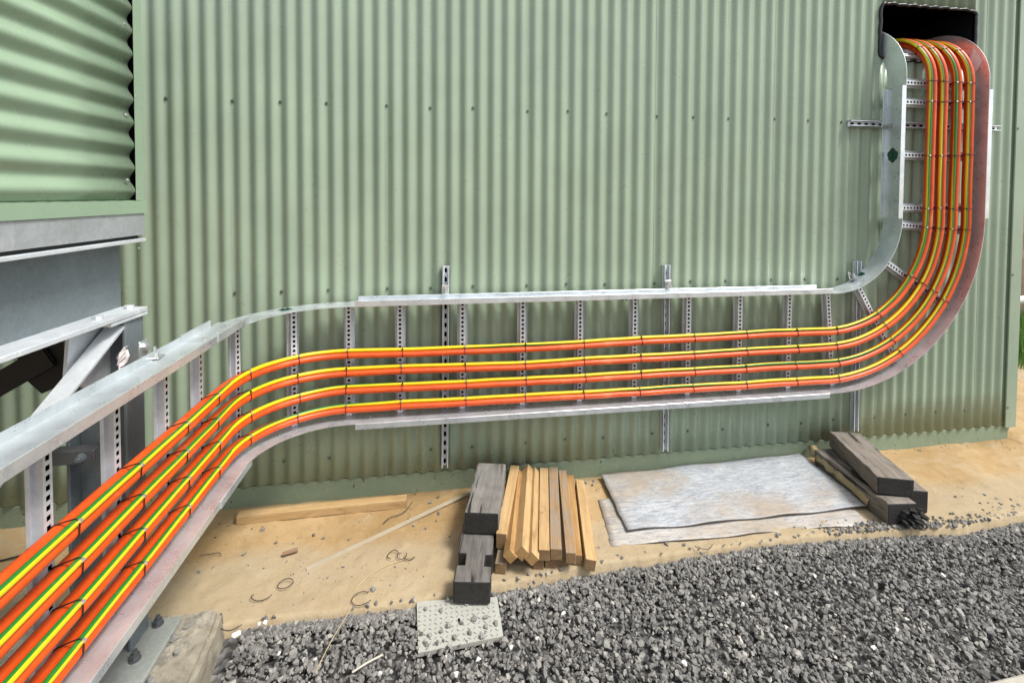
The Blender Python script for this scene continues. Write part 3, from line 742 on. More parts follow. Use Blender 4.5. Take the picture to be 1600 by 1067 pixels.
me=mesh_from('corrugated_cladding',V,F,PAINT2,True); cc=obj('corrugated_cladding',me,cabw); k=cc.modifiers.new('s','SOLIDIFY'); k.thickness=.0012; k.offset=-1
mb=MB(); cbox(mb,.0015,.004,-.03,-.0005,-.186,.92); cbox(mb,-5,.0015,-.05,-.022,-.186,.92); obj('black_strip',mb.mesh('black_strip',VOID),cabw)  # black strip at the sheet ends, black backing behind the sheets
mb=MB(); cbox(mb,.004,.047,-.003,-.0008,-.186,.92); cbox(mb,.0445,.047,-.06,-.003,-.186,.92); bevel(obj('corner_trim',mb.mesh('corner_trim',PAINT2),cabw),.0006,1)
mb=MB(); cbox(mb,-5,.048,.004,.0065,-.231,-.189); cbox(mb,-5,.048,-.03,.0065,-.189,-.1875); bevel(obj('sill_flashing',mb.mesh('sill_flashing',PAINT2),cabw),.0006,1)
mb=MB(); cbox(mb,-5,.045,-2.3,-.051,-.18,.91); cbox(mb,-5.05,.09,-2.35,.05,.925,.97); obj('cabin_shell',mb.mesh('cabin_shell',PAINT2),cabw)
mb=MB(); cbox(mb,-5,.041,-.004,.0015,-.305,-.2315); cbox(mb,-5,.041,-.06,-.004,-.236,-.2315); cbox(mb,-5,.041,-.06,-.004,-.305,-.300); obj('floor_channel',mb.mesh('floor_channel',m_galv('channel_galv',.42,.5,.5,1.0,.4)),cabw)
mb=MB(); cbox(mb,-5,.03,-2.3,-.012,-.316,-.306); obj('floor',mb.mesh('floor',SHADEST),cabw)  # underside shade put into the floor's colour
for b in (.418,-.001,-.077+.002-.0762*0-.0,) : pass
for (x,y,bb) in ((0,0,.392),(0,0,.095),(0,0,-.119)):
    obj('screw',screw_mesh(cp(-.032,-.004,bb),CN,BOLT,.75),cabw)
for bb in (.345,.02,-.17): obj('screw',screw_mesh(cp(.014,-.0008,bb-.2+.02),CN,BOLT,.35),cabw)

frm=empty('steel_frame',(.25,-.85,0),'galvanised steel beam, column and braces carrying the raised cabin','steel frame')
mb=MB(); cbox(mb,-5,.043,-.172,.006,-.329,-.317); cbox(mb,-5,.043,-.172,.006,-.571,-.556); beam=obj('beam',mb.mesh('beam',STEELL),frm); bevel(beam,.0015,1)
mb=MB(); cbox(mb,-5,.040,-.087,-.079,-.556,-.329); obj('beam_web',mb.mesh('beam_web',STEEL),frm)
mb=MB(); cbox(mb,-.13,.044,-.17,.005,-.583,-.5725); obj('cap_plate',mb.mesh('cap_plate',STEELL),frm)
def fbolt(c,ax,r=.013,h=.011,parent=None,mat=None):
    mb=MB(); mb.hexb(c,ax,r*1.25,.003,14); mb.hexb(Vector(c)+Vector(ax)*.003,ax,r,h); mb.hexb(Vector(c)+Vector(ax)*(.003+h),ax,r*.55,h*.8,10); o=obj('bolt',mb.mesh('bolt',mat or STEELL),parent or frm); return o
for a,n_ in ((-.13,-.035),(.012,-.035)):
    mb=MB(); mb.hexb(cp(a,n_,-.556),(0,0,1),.0155,.010); obj('bolt',mb.mesh('bolt',STEELL),frm)
ZC=1.193
def column(x0,x1,y0,y1,name='column'):
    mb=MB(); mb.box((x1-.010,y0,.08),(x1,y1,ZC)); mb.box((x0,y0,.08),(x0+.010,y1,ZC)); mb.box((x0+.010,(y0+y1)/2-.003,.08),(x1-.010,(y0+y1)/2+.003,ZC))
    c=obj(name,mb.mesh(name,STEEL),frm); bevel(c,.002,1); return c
column(.165,.345,-.895,-.795)
column(.02,.20,-4.0,-3.9)
for y0 in (-.85,-3.95):
    pass
# base plate, grout and bolts
mb=MB(); mb.box((.08,-1.01,.062),(.440,-.765,.08)); bp=obj('base_plate',mb.mesh('base_plate',m_galv('base_plate_steel',.30,.55,.2,.8,.5,(.96,1.02,.94))),frm); bevel(bp,.004)
for x,y in ((.372,-.79),(.372,-.925),(.13,-.79),(.13,-.925)): fbolt((x,y,.08),(0,0,1),.0145,.016,frm,DSTEEL)
mb=MB(); mb.box((-.05,-4.1,.03),(.27,-3.8,.08)); obj('base_plate',mb.mesh('base_plate',STEEL),frm)
# braces and gussets
mb=MB(); mb.prism([(.262,-.835,1.185),(.262,-.835,.98),(.262,-.93,.975),(.262,-1.045,1.07),(.262,-1.03,1.185)],(.010,0,0)); obj('gusset_plate',mb.mesh('gusset_plate',STEELL),frm)
mb=MB(); mb.bar((.290,-.875,1.155),(.290,-2.10,.49),.065,.007,roll=R(90)); mb.bar((.315,-.890,1.180),(.315,-2.09,.528),.056,.007); obj('brace',mb.mesh('brace',STEELL),frm)
mb=MB(); mb.prism([(.165,-.88,1.175),(.165,-.88,1.0),(.09,-.88,.965),(.04,-.88,1.02),(.02,-.88,1.10),(.06,-.88,1.175)],(0,.012,0)); obj('gusset_plate',mb.mesh('gusset_plate',SHADEST),frm)
mb=MB(); mb.bar((.12,-.89,1.09),(-1.5,-.86,.12),.070,.012,roll=R(90),upv=(0,0,1)); mb.bar((.12,-.86,1.10),(-1.5,-.83,.13),.06,.06); obj('brace',mb.mesh('brace',SHADEST),frm)  # brace and its gusset coloured black for their unlit side
mb=MB(); mb.box((-1.9,-.93,.748),(.268,-.92,.792)); mb.box((-1.9,-.92,.785),(.268,-.885,.792)); hb=obj('tie_bar',mb.mesh('tie_bar',DSTEEL),frm); bevel(hb,.002,1)
fbolt((.232,-.93,.77),(0,-1,0),.012,.010,frm,STEEL)
# torn wrap hanging at the gusset
V=[];F=[]
for i in range(8):
    for j in range(5):
        t_=i/7; V.append((.350+.030*noise.noise(Vector((i*.9,j*1.3,2)))+.006*j/4,-.915-.055*t_+.042*(j/4-.5)*(1-.2*t_)+.006*noise.noise(Vector((i,j,5))),1.115-.13*t_+.006*noise.noise(Vector((i*1.3,j*.7,0)))+.02*(j/4-.5)))
for i in range(7):
    for j in range(4):
        if (i,j) in ((2,0),(3,0),(0,3),(6,3)): continue
        a=i*5+j; F.append((a,a+1,a+6,a+5))
k=len(V); V+=[(.335,-.885,1.07),(.337,-.865,1.062),(.335,-.845,1.045),(.335,-.85,1.038),(.335,-.868,1.05),(.335,-.885,1.055)]; F.append(tuple(range(k,k+6)))
wr=obj('torn_wrap',mesh_from('torn_wrap',V,F,WRAPM)); tagp(wr,'torn scrap of pale wrapping caught on the brace end beneath the beam','plastic scrap'); m_=wr.modifiers.new('s','SOLIDIFY'); m_.thickness=.001
# concrete footing
V=[];F=[]
pl=[(-.35,-.715),(.33,-.712),(.545,-.722),(.562,-.735),(.575,-.85),(.585,-1.02),(.60,-1.25),(.61,-1.7),(-.35,-1.7)]
bm=bmesh.new(); vs=[bm.verts.new((x,y,.06)) for x,y in pl]; fc=bm.faces.new(vs); r_=bmesh.ops.extrude_face_region(bm,geom=[fc]); 
for g in r_['geom']:
    if isinstance(g,bmesh.types.BMVert): g.co.z=-.07; g.co.x+=.012 if g.co.x>.4 else 0; g.co.y+=.01 if g.co.y>-.9 else 0
bmesh.ops.recalc_face_normals(bm,faces=bm.faces)
bmesh.ops.bevel(bm,geom=[e for e in bm.edges],offset=.016,segments=2,affect='EDGES')
bmesh.ops.triangulate(bm,faces=bm.faces); 
for _ in range(5):
    lg=[e for e in bm.edges if e.calc_length()>.05]
    if not lg: break
    bmesh.ops.subdivide_edges(bm,edges=lg,cuts=1); bmesh.ops.triangulate(bm,faces=bm.faces)
for v in bm.verts:
    q=v.co; v.co=q+Vector((noise.noise(q*14),noise.noise(q*14+Vector((5,5,5))),noise.noise(q*14+Vector((9,2,1)))))*.006+Vector((0,0,.004*noise.noise(q*40)))
me=bpy.data.meshes.new('footing'); bm.to_mesh(me); bm.free(); me.materials.append(CONC)
tagp(obj('footing',me),'rough weathered concrete footing under the steel base plate','footing')
mb=MB(); mb.box((-.3,-4.3,-.07),(.45,-3.6,.03)); f2=obj('footing',mb.mesh('footing',CONC)); tagp(f2,'far concrete footing beneath the second steel column','footing')

# ---------------------------------------------------------------- sticks of timber
def grain(me,a,b):
    a,b=Vector(a),Vector(b); t=(b-a).normalized(); s_=t.cross(Vector((0,0,1))).normalized(); u=s_.cross(t); off=rnd.uniform(0,50)
    at=me.attributes.new('grain','FLOAT_VECTOR','POINT')
    for i,v in enumerate(me.vertices):
        d_=v.co-a; at.data[i].vector=(d_.dot(t)+off,d_.dot(s_)+off*.37,d_.dot(u)+off*.71)
def stick(name,a,b,wd,h,mat,label,cat,group=None,roll=0,endmat=None,bev=.0025,jit=0):
    """a near end, b far end: centre lines"""
    a,b=Vector(a),Vector(b); t=(b-a).normalized(); s_=t.cross(Vector((0,0,1))).normalized(); u=s_.cross(t)
    if roll: q=Matrix.Rotation(roll,3,t); s_=q@s_; u=q@u
    n=24; V=[];F=[];mi=[]
    for i in range(n+1):
        p=a+(b-a)*i/n
        for x,z in ((-1,-1),(1,-1),(1,1),(-1,1)):
            jv=Vector((noise.noise(p*14+Vector((x*3,z*3,3))),0,noise.noise(p*14+Vector((z*3,x*3,8)))))*jit
            V.append(p+s_*wd/2*x+u*h/2*z+jv)
    F.append((0,1,2,3)); mi.append(1); F.append((4*n+3,4*n+2,4*n+1,4*n)); mi.append(1)
    for i in range(n):
        for k in range(4): F.append((i*4+k,(i+1)*4+k,(i+1)*4+(k+1)%4,i*4+(k+1)%4)); mi.append(0)
    me=mesh_from(name,V,F,mat,mats=[mat,endmat or mat],mi=mi); bm=bmesh.new(); bm.from_mesh(me); bmesh.ops.recalc_face_normals(bm,faces=bm.faces); bm.to_mesh(me); bm.free()
    grain(me,a,b); o=obj(name,me); tagp(o,label,cat,group); bevel(o,bev,2,50); return o
PB='pine battens stacked in the pile'
# lower layer
for (x,xf,l) in ((1.628,1.80,'leftmost short stub of the lower pine layer, poking out beside the notched sleeper'),(1.795,1.93,'lower pine batten under the diamond turned sticks'),(1.848,1.985,'lower pine batten under the middle flat sticks'),(1.895,2.04,'lower pine batten showing between two upper ones')):
    stick('pine_batten',(x,-.645,.024),(xf,-.04,.024),.047,.045,PINEG,l,'batten',PB,endmat=PINED)
D=[((1.643,-.565,.086),(1.795,-.02,.086),.048,.07,0,PINEB,PINED,'tall honey pine batten leaning against the big grey sleeper'),
   ((1.668,-.66,.082),(1.815,-.045,.082),.046,.044,45,PINE,PINE,'first of three pine battens turned on their corners, left one'),
   ((1.718,-.665,.094),(1.868,-.03,.094),.050,.050,45,PINEB,PINE,'highest of three pine battens turned on their corners, middle one'),
   ((1.757,-.685,.081),(1.905,-.04,.081),.046,.046,45,PINEB,PINE,'last of three pine battens turned on their corners, right one'),
   ((1.816,-.662,.074),(1.960,-.03,.074),.047,.050,0,PINEB,PINED,'bright flat pine batten right of the diamond turned sticks'),
   ((1.868,-.665,.074),(2.014,-.03,.074),.049,.050,0,PINEG,PINED,'grey stained flat pine batten with a small nail in its face'),
   ((1.929,-.684,.064),(2.062,-.05,.064),.043,.050,0,PINEG,PINED,'grey brown pine batten third from the right of the pile'),
   ((1.968,-.652,.027),(2.108,-.04,.027),.042,.048,0,PINE,PINED,'low pine batten tucked under the third from the right'),
   ((2.015,-.688,.027),(2.148,-.095,.027),.047,.050,9,PINEB,PINED,'rightmost pine batten lying on the sand apart from the pile')]
for a,b,wd,h,rl,m1,m2,lb in D: stick('pine_batten',a,b,wd,h,m1,lb,'batten',PB,R(rl),m2)
stick('pine_board',(.385,-.112,.022),(1.205,-.100,.022),.05,.042,PINEB,'single long pine batten lying on the slab along the foot of the wall','batten',endmat=PINED)
v=MB().hexb((1.868,-.42,.0985),(-.3,-.2,.5),.0015,.018,6).mesh('nail',BOLT); tagp(obj('nail',v),'small bent nail standing in the grey stained batten','nail')
# sleepers
stick('timber_sleeper',(1.558,-.525,.148),(1.652,-.12,.148),.152,.100,SLPTOP,'thick grey cracked sleeper lying on top at the left end of the pile','sleeper',endmat=SLPEND,bev=.007,jit=.008)
# lower notched sleeper
P0=Vector((1.494,-.785)); P1=Vector((1.60,-.20)); t2=(P1-P0).normalized(); s2=Vector((t2.y,-t2.x)); Ls=(P1-P0).length; hw=.074
out=[(-hw,0),(hw,0),(hw,.085),(hw-.032,.088),(hw-.030,.150),(hw,.152),(hw,Ls),(-hw,Ls),(-hw,.160),(-hw+.034,.158),(-hw+.036,.092),(-hw,.090)]
pts=[(P0.x+s2.x*x+t2.x*y,P0.y+s2.y*x+t2.y*y,.004) for x,y in out]; mb=MB().prism(pts,(0,0,.090)); me=mb.mesh('timber_sleeper',SLPDK); me.materials.append(SLPEND)
for p in me.polygons:
    if abs(p.normal.z)<.5: p.material_index=1
bm=bmesh.new(); bm.from_mesh(me); bmesh.ops.triangulate(bm,faces=bm.faces); bm.to_mesh(me); bm.free()
grain(me,(P0.x,P0.y,.05),(P1.x,P1.y,.05)); o=obj('timber_sleeper',me); tagp(o,'short black sleeper with notched sides under the thick grey one','sleeper'); bevel(o,.006,2,50)
# right-hand sleepers
stick('timber_sleeper',(3.655,-.585,.163),(3.812,-.110,.163),.168,.092,SLPBR,'uppermost dark brown sleeper of the crossed heap by the wall','sleeper',endmat=SLPEND,bev=.007,jit=.008)
stick('timber_sleeper',(3.795,-.565,.064),(3.93,-.08,.064),.13,.115,SLPBR,'dark sleeper hidden behind the right side of the crossed heap','sleeper',endmat=SLPEND,bev=.007,jit=.008)
# broken-ended one
a=Vector((3.640,-.640,.058)); b=Vector((3.70,-.10,.058))
o=stick('timber_sleeper',a,b,.150,.108,SLPBR,'dark sleeper with a splintered rotten end jutting into the gravel','sleeper',endmat=SLPEND,bev=.007,jit=.009)
mb=MB()
for i in range(34):
    c=Vector((3.672+rnd.uniform(-.045,.06),-.640-rnd.uniform(0,.05),0)); c.z=rnd.uniform(.010,.095)*(1+(c.y+.64)*8); c.z=max(.008,c.z)
    pv,pf=PROTO[rnd.randrange(26)]; q=Matrix.Rotation(rnd.uniform(-.3,.3),3,'X')@Matrix.Rotation(rnd.uniform(-.2,.2),3,'Z'); sc_=(rnd.uniform(.009,.018),rnd.uniform(.025,.05),rnd.uniform(.012,.024))
    mb.add([c+q@Vector((p[0]*sc_[0],p[1]*sc_[1],p[2]*sc_[2])) for p in pv],[tuple(int(k) for k in f) for f in pf])
me=mb.mesh('splinters',SLPEND); grain(me,a,b); obj('splintered_end',me,o)
stick('timber_offcut',(3.69,-.24,.035),(3.73,-.08,.035),.07,.05,SLPBR,'stub of dark timber behind the curled board edge','offcut',endmat=SLPEND,jit=.004)

# ---------------------------------------------------------------- sheets
def sheet(name,cs,th,mat,label,lift,ruf=1.0,n=40,seed=0):
    """cs: far-left, far-right, near-right, near-left (x,y,z)"""
    A,B,Cc,D_=[Vector(c) for c in cs]; V=[];F=[];mi=[]
    for i in range(n+1):
        for j in range(n+1):
            s,t=i/n,j/n; e=.012*noise.noise(Vector((s*6,seed,0)))*ruf if j in(0,n) else 0
            p=A.lerp(B,s).lerp(D_.lerp(Cc,s),t)
            p+=Vector((0.010*noise.noise(Vector((0,t*5,seed+2)))*ruf if i in(0,n) else 0,e,0))
            p.z+=lift*(.6*noise.noise(Vector((s*2.2,t*2.2,seed)))+.4*noise.noise(Vector((s*6,t*4,seed+5))))+.004
            if t>.9: p.z+=.004*math.sin(s*21+seed)*(t-.9)*10*ruf
            V.append(p)
    st=n+1
    for i in range(n):
        for j in range(n): F.append((i*st+j,(i)*st+j+1,(i+1)*st+j+1,(i+1)*st+j)); 
    me=mesh_from(name,V,F,mat,True,mats=[mat,SHEDGE]); bm=bmesh.new(); bm.from_mesh(me); bmesh.ops.recalc_face_normals(bm,faces=bm.faces); bm.to_mesh(me)
    if me.polygons[0].normal.z<0: 
        bmesh.ops.reverse_faces(bm,faces=bm.faces); bm.to_mesh(me)
    bm.free()
    o=obj(name,me); tagp(o,label,'board'); k=o.modifiers.new('s','SOLIDIFY'); k.thickness=th; k.offset=-1; k.material_offset_rim=1; return o
sheet('lining_board',[(2.215,-.22,.004),(3.52,-.15,.004),(3.50,-.610,.004),(2.160,-.562,.002)],.004,SHEET2,'lower sandy board peeping out under the white one',.004,1.,40,3)
sheet('lining_board',[(2.295,-.03,.026),(3.60,.00,.034),(3.595,-.505,.022),(2.268,-.492,.016)],.006,SHEET,'large weathered white board lying flat on top beside the pine pile',.010,1.,48,1)
# curled foil along its right edge
V=[];F=[]
for i in range(41):
    s=i/40; c=Vector((3.665,-.01,.075)).lerp(Vector((3.585,-.515,.045)),s); wdt=.062*(1-.45*s)*min(1,.25+s*7)*(1+.35*noise.noise(Vector((s*9,0,0))))
    for j in range(9):
        t=j/8; ang=-.5+2.6*t; r=wdt*.55
        V.append(c+Vector((-math.cos(ang)*r+.012*noise.noise(Vector((s*11,t*2,3))),.010*noise.noise(Vector((s*7,t*3,9))),math.sin(ang)*r*1.15+.006*noise.noise(Vector((s*15,t*3,1))))))
for i in range(40):
    for j in range(8): a=i*9+j; F.append((a,a+1,a+10,a+9))
o=obj('curled_foil',mesh_from('curled_foil',V,F,CURL,True)); tagp(o,'brown crinkled strip curling up along the white board beside the sleepers','foil strip'); k=o.modifiers.new('s','SOLIDIFY'); k.thickness=.002

# checker plate
cpz=-.004
root=empty('checker_plate',(1.44,-.82,cpz),'pale painted checker plate set in the gravel below the notched sleeper','checker plate')
me=MB().add([(1.279,-.728,cpz),(1.60,-.755,cpz),(1.600,-.935,cpz),(1.292,-.955,cpz),(1.279,-.728,-.02),(1.60,-.755,-.02),(1.600,-.935,-.02),(1.292,-.955,-.02)],[(3,2,1,0),(0,1,5,4),(1,2,6,5),(2,3,7,6),(3,0,4,7)]).mesh('plate',CHECK); obj('plate',me,root)
mb=MB(); i=0
for ix in range(15):
    for iy in range(10):
        x=1.292+ix*.0205; y=-.742-iy*.0205
        if y<-.93 or x>1.592 or y>-.745-(x-1.28)*.085: continue
        a=R(45 if (ix+iy)%2 else -45)+.1; d_=Vector((math.cos(a),math.sin(a),0))*.0085; p=Vector((x,y,cpz+.0006)); q=Vector((-d_.y,d_.x,0))*.22
        mb.add([p-d_,p-q,p+d_,p+q,p-d_*.5+Vector((0,0,.0016)),p+d_*.5+Vector((0,0,.0016))],[(0,1,4),(1,2,5),(1,5,4),(2,3,5),(3,0,4),(3,4,5)])
obj('tread_bars',mb.mesh('tread_bars',TREAD),root)
obj('lifting_hole',MB().prism([(1.438,-.835,cpz+.001),(1.446,-.835,cpz+.001),(1.447,-.853,cpz+.001),(1.439,-.853,cpz+.001)],(0,0,.0006)).mesh('lifting_hole',VOID),root)

# flat steel strip half buried
mb=MB(); mb.bar((1.555,-.05,.012),(.80,-.49,-.0015),.024,.005); o=obj('metal_strip',mb.mesh('metal_strip',simple('sandy_metal',(.42,.36,.26),.6,.1,var=.35,vs=5))); tagp(o,'long thin metal strip running from the grey sleeper into the sand','metal strip')

# wires and tie offcuts
def wire(name,pts,r,label,cat,mat=WIRE,group=None,n=6):
    P=[Vector(p) for p in pts]; out=[]
    for i in range(len(P)-1):
        p0=P[max(i-1,0)];p1=P[i];p2=P[i+1];p3=P[min(i+2,len(P)-1)]
        for k in range(n):
            t=k/n; out.append(.5*((2*p1)+(p2-p0)*t+(2*p0-5*p1+4*p2-p3)*t*t+(3*p1-p0-3*p2+p3)*t**3))
    out.append(P[-1]); v,f=tube(out,r,6); o=obj(name,mesh_from(name,v,f,mat,True)); tagp(o,label,cat,group); return o
wire('black_cable',[(-1.3,-.42,.012),(-.75,-.30,.01),(-.45,-.22,.012),(-.28,-.13,.03),(-.20,-.03,.09)],.004,'thin black cable trailing over the slab beneath the cabin','cable')
G='zip tie offcuts scattered on the sandy slab'
def arcpts(cx,cy,r,a0,a1,sx=1,sy=1,z=.012,n=8): return [(cx+r*sx*math.cos(R(a0+(a1-a0)*i/n)),cy+r*sy*math.sin(R(a0+(a1-a0)*i/n)),z+.003*math.sin(i)) for i in range(n+1)]
LB=[((.74,-.575),.030,0,350,1,.8,'closed black loop of zip tie on the sand left of centre'),((.665,-.625),.036,150,350,1.1,.6,'open tie offcut below the closed black loop'),
    ((1.165,-.475),.030,20,250,.8,.9,'tangled tie offcut near the metal strip, left curl'),((1.205,-.485),.026,100,400,.8,.7,'tangled tie offcut near the metal strip, middle curl'),((1.24,-.495),.030,180,330,.9,.6,'tangled tie offcut near the metal strip, right curl'),
    ((1.065,-.700),.045,60,330,.9,.7,'black tie offcut curled at the gravel edge near the checker plate'),((.36,-.37),.050,20,150,1,.6,'tie offcut arching on the sand beside the lower ladder rail'),
    ((.60,-.745),.045,190,330,1.,.6,'black tie offcut at the corner of the gravel next to the footing'),((2.58,-.63),.035,170,350,1.2,.6,'small black tie offcut just in front of the lower board')]
for (c,r,a0,a1,sx,sy,lb) in LB: wire('zip_tie_offcut',arcpts(c[0],c[1],r,a0,a1,sx,sy),.0016,lb,'tie offcut')
wire('zip_tie_offcut',[(1.10,-.245,.01),(1.13,-.21,.014),(1.19,-.18,.012),(1.235,-.13,.03)],.002,'forked black offcut lying across the sand above the metal strip','tie offcut')
wire('grass_straw',[(1.26,-.49,.008),(1.12,-.54,.006),(1.04,-.62,.006),(1.02,-.74,.0),(.98,-.86,.0),(.95,-.98,.0)],.0016,'thin pale stem trailing off the slab into the gravel','dry stem',simple('dry_stem',(.45,.36,.2),.8))
wire('dry_stick',[(1.075,-1.01,.012),(1.12,-.985,.014),(1.17,-.96,.012)],.0035,'short pale dry stick lying on the gravel','dry stick',simple('dry_stick',(.5,.46,.38),.8))
# loose cable stub
v,f=tube([(.675,-.395,.012),(.735,-.375,.012)],.0085,10); tagp(obj('pipe_stub',mesh_from('pipe_stub',v,f,simple('rusty_stub',(.22,.13,.08),.8))),'short rusty tube stub lying on the sandy slab','tube stub')

# individual loose stones
SM=[]
for k,(pv,pf) in enumerate(PROTO[:8]):
    me=mesh_from('loose_stone',[tuple(p) for p in pv],[tuple(int(i) for i in q) for q in pf],STONE); ca=me.color_attributes.new('shade','FLOAT_COLOR','POINT')
    s=.25+.06*k
    for d_ in ca.data: d_.color=(s,s,s,1)
    SM.append(me)
def stone(x,y,z,s,label,group,mat=None,k=None):
    me=SM[(k if k is not None else rnd.randrange(8))]
    if mat:
        me=me.copy(); me.materials.clear(); me.materials.append(mat)
    o=bpy.data.objects.new('loose_stone' if not mat else 'white_stone',me); C.objects.link(o); o.location=(x,y,z+s*.35); o.scale=(s,s,s); o.rotation_euler=(rnd.uniform(-.4,.4),rnd.uniform(-.4,.4),rnd.uniform(0,6))
    tagp(o,label,'stone',group); return o
A='loose grey stones scattered on the sand'; 
ANCH=[((.52,-.3),'in the sand between the wall batten and the ladder rail'),((.35,-.43),'on the sand close under the lower ladder rail'),((.80,-.29),'just below the long pine batten on the slab'),((1.30,-.28),'on the sand below the metal strip'),((1.36,-.12),'by the wall above the metal strip'),((1.12,-.65),'on the slab above the curled black offcut'),((1.75,-.72),'in front of the pine battens'),
 ((2.22,-.06),'by the wall between the pine pile and white board'),((2.10,-.57),'on the sand right of the rightmost pine batten'),((2.45,-.60),'against the front edge of the lower board'),((3.2,-.61),'at the front right corner of the lower board'),((4.15,-.03),'against the painted slab right of the sleepers'),((4.75,-.04),'against the painted slab near the shed corner'),((4.15,-.22),'alone on the sand right of the sleepers'),((4.32,-.55),'in the loose cluster on the sand right of the broken sleeper'),((4.75,-.25),'alone on the sand below the shed corner'),((5.5,-.18),'on the dirt beyond the shed corner'),((-.5,-.45),'on the slab below the cabin at the left edge')]
def near(x,y): return min(ANCH,key=lambda a:(a[0][0]-x)**2+(a[0][1]-y)**2)[1]
for x,y,s in [(.53,-.2,.016),(.50,-.36,.012),(.40,-.42,.012),(.35,-.44,.010),(.62,-.30,.010),(.78,-.27,.012),(.83,-.30,.010),(.95,-.33,.009),(1.25,-.27,.012),(1.31,-.30,.010),(1.37,-.20,.012),(1.42,-.38,.008),(1.1,-.655,.016),(1.33,-.10,.016),(1.37,-.06,.014),(1.74,-.72,.012),(1.76,-.715,.012),
    (2.20,-.05,.016),(2.25,-.04,.014),(2.23,-.08,.012),(2.10,-.56,.010),(2.42,-.585,.013),(2.50,-.60,.012),(2.98,-.61,.015),(2.30,-.62,.009),(3.30,-.62,.013),(3.42,-.60,.013),(2.55,-.665,.012),
    (4.06,-.03,.014),(4.12,-.035,.016),(4.2,-.03,.012),(4.26,-.04,.011),(4.45,-.03,.014),(4.62,-.035,.018),(4.72,-.04,.012),(4.95,-.05,.011),(5.1,-.02,.012),(4.1,-.22,.016),(4.22,-.52,.011),(4.33,-.49,.014),(4.36,-.53,.013),(4.33,-.57,.014),(4.40,-.60,.016),(4.28,-.60,.014),(4.52,-.585,.016),(4.75,-.25,.012),(5.3,-.10,.018),(5.45,-.06,.02),(5.6,-.15,.022),(5.35,-.30,.02),(5.7,-.3,.022),(.22,-.55,.012),(-.52,-.42,.022),(-.60,-.33,.012)]:
    stone(x,y,0,s,'small grey stone lying '+near(x,y),'loose stones '+near(x,y))
B_='loose grey stones resting on the checker plate'
for x,y,s in [(1.315,-.775,.011),(1.375,-.79,.013),(1.475,-.775,.012),(1.30,-.885,.012),(1.33,-.895,.013),(1.375,-.885,.012),(1.40,-.865,.015),(1.45,-.86,.012),(1.50,-.85,.016),(1.545,-.85,.015),(1.36,-.93,.014),(1.42,-.92,.016),(1.48,-.905,.015),(1.54,-.89,.013),(1.58,-.88,.014),(1.40,-.95,.015),(1.52,-.93,.015)]:
    stone(x,y,cpz,s,'small grey stone on the '+('upper' if y>-.81 else 'middle' if y>-.875 else 'lower')+' part of the pale checker plate',B_+(' upper' if y>-.81 else ' middle' if y>-.875 else ' lower'))
stone(1.405,-.745,0,.015,'dark stone at the near left corner of the notched sleeper',None)
Dd='dark stones lying on the rough footing'
for x,y,s in [(.47,-.80,.017),(.45,-.845,.020),(.435,-.865,.016),(.485,-.90,.014),(.46,-1.0,.018),(.44,-.985,.015),(.43,-1.03,.018),(.49,-1.03,.013)]: stone(x,y,.06,s,'small dark stone on the rough footing beside the '+('far' if y>-.95 else 'near')+' end of the base plate',Dd+(' far' if y>-.95 else ' near'))
W='white stones among the grey gravel'
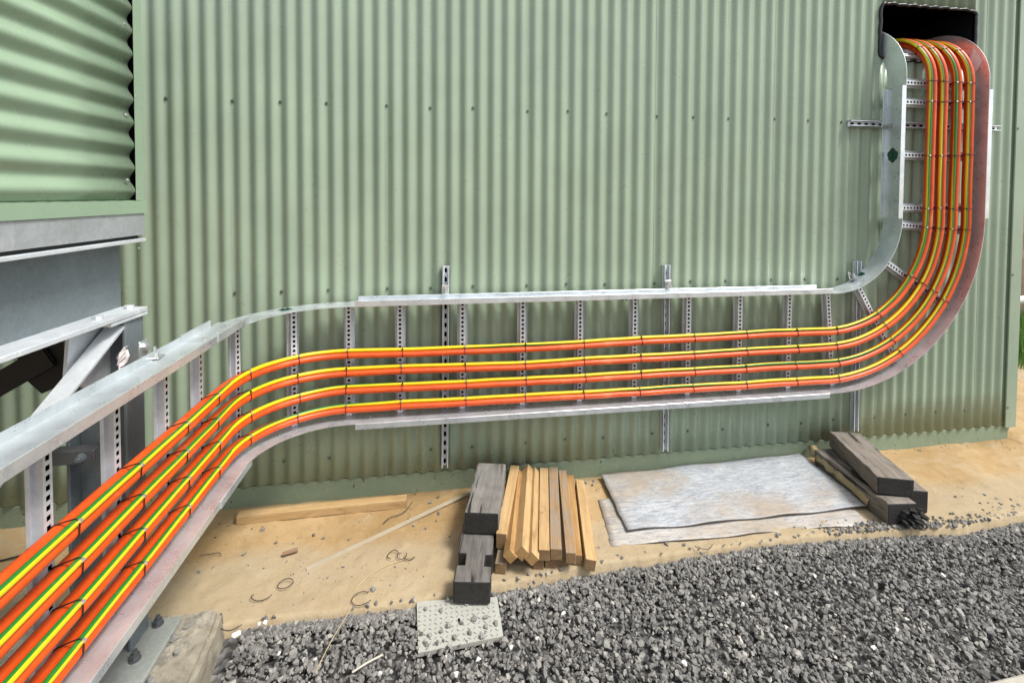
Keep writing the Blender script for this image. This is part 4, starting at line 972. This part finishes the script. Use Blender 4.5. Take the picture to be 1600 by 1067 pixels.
for x,y,s in [(.635,-.800,.020),(.70,-.765,.014),(.72,-.76,.012),(.94,-.94,.010),(.81,-.90,.010),(1.17,-1.03,.012),(1.5,-1.03,.013),(1.42,-1.07,.012),(1.62,-1.0,.012),(1.84,-.89,.012),(2.02,-.95,.012),(2.55,-.96,.013),(2.2,-1.15,.013),(2.95,-.87,.010),(3.33,-1.07,.015),(2.72,-.93,.011),(3.05,-1.15,.012),(2.9,-1.2,.014),(2.42,-1.3,.012),(1.98,-1.2,.015),(3.5,-.95,.011)]:
    wl=('beside the concrete footing' if x<.78 else 'left of the checker plate' if x<1.3 else 'below the checker plate' if x<1.7 else 'below the pine pile' if x<2.1 else 'below the white board' if x<3.0 else 'towards the pale kerb'); stone(x,y,.008,s,'small white stone in the dark gravel '+wl,W+' '+wl,WHITE)

# ---------------------------------------------------------------- beyond the corner
# bank
V=[];F=[]; nx,ny=70,26
for i in range(nx+1):
    for j in range(ny+1):
        x=7.4+18*i/nx; t=j/ny; y=3.0+9*t+.0*i
        V.append((x,y-1.5*math.sin(i*.2)*.0,-.05+4.6*(t**.55)*(1+.12*noise.noise(Vector((x*.6,t*4,0))))+.22*noise.noise(Vector((x*2.2,t*9,3)))+.10*noise.noise(Vector((x*6,t*20,5)))))
for i in range(nx):
    for j in range(ny): a=i*(ny+1)+j; F.append((a,a+ny+1,a+ny+2,a+1))
tagp(obj('hillside',mesh_from('hillside',V,F,BANKM)),kind='structure')
n=9000; gx=rng.uniform(6.9,11.5,n); gy=rng.uniform(1.3,3.4,n); gx=gx+ (gy-1.3)*.0; V=np.empty((n,3,3)); hh=rng.uniform(.05,.22,n); ang=rng.uniform(0,6.28,n); lx=rng.normal(0,.05,n); ly=rng.normal(0,.05,n)
V[:,0]=np.stack([gx-np.cos(ang)*.006,gy-np.sin(ang)*.006,np.full(n,-.07)],1); V[:,1]=np.stack([gx+np.cos(ang)*.006,gy+np.sin(ang)*.006,np.full(n,-.07)],1); V[:,2]=np.stack([gx+lx,gy+ly,hh],1)
me=mesh_from('grass',V.reshape(-1,3),np.arange(3*n).reshape(-1,3),GRASS); tagp(obj('grass',me),'long green grass growing behind the shed corner','grass',kind='stuff')
root=empty('pipe_rail',(7.6,1.9,-.075),'galvanised pipe rail running behind the corner of the shed','pipe rail')
v,f=tube([(5.6,1.55,.53),(12,2.2,.53)],.045,16); obj('rail_pipe',mesh_from('rail_pipe',v,f,STEELL,True),root)
for x in (7.6,10.0):
    v,f=tube([(x,1.55+(x-5.6)*.1016,-.08),(x,1.55+(x-5.6)*.1016,.485)],.03,12); obj('post',mesh_from('post',v,f,STEELL,True),root)
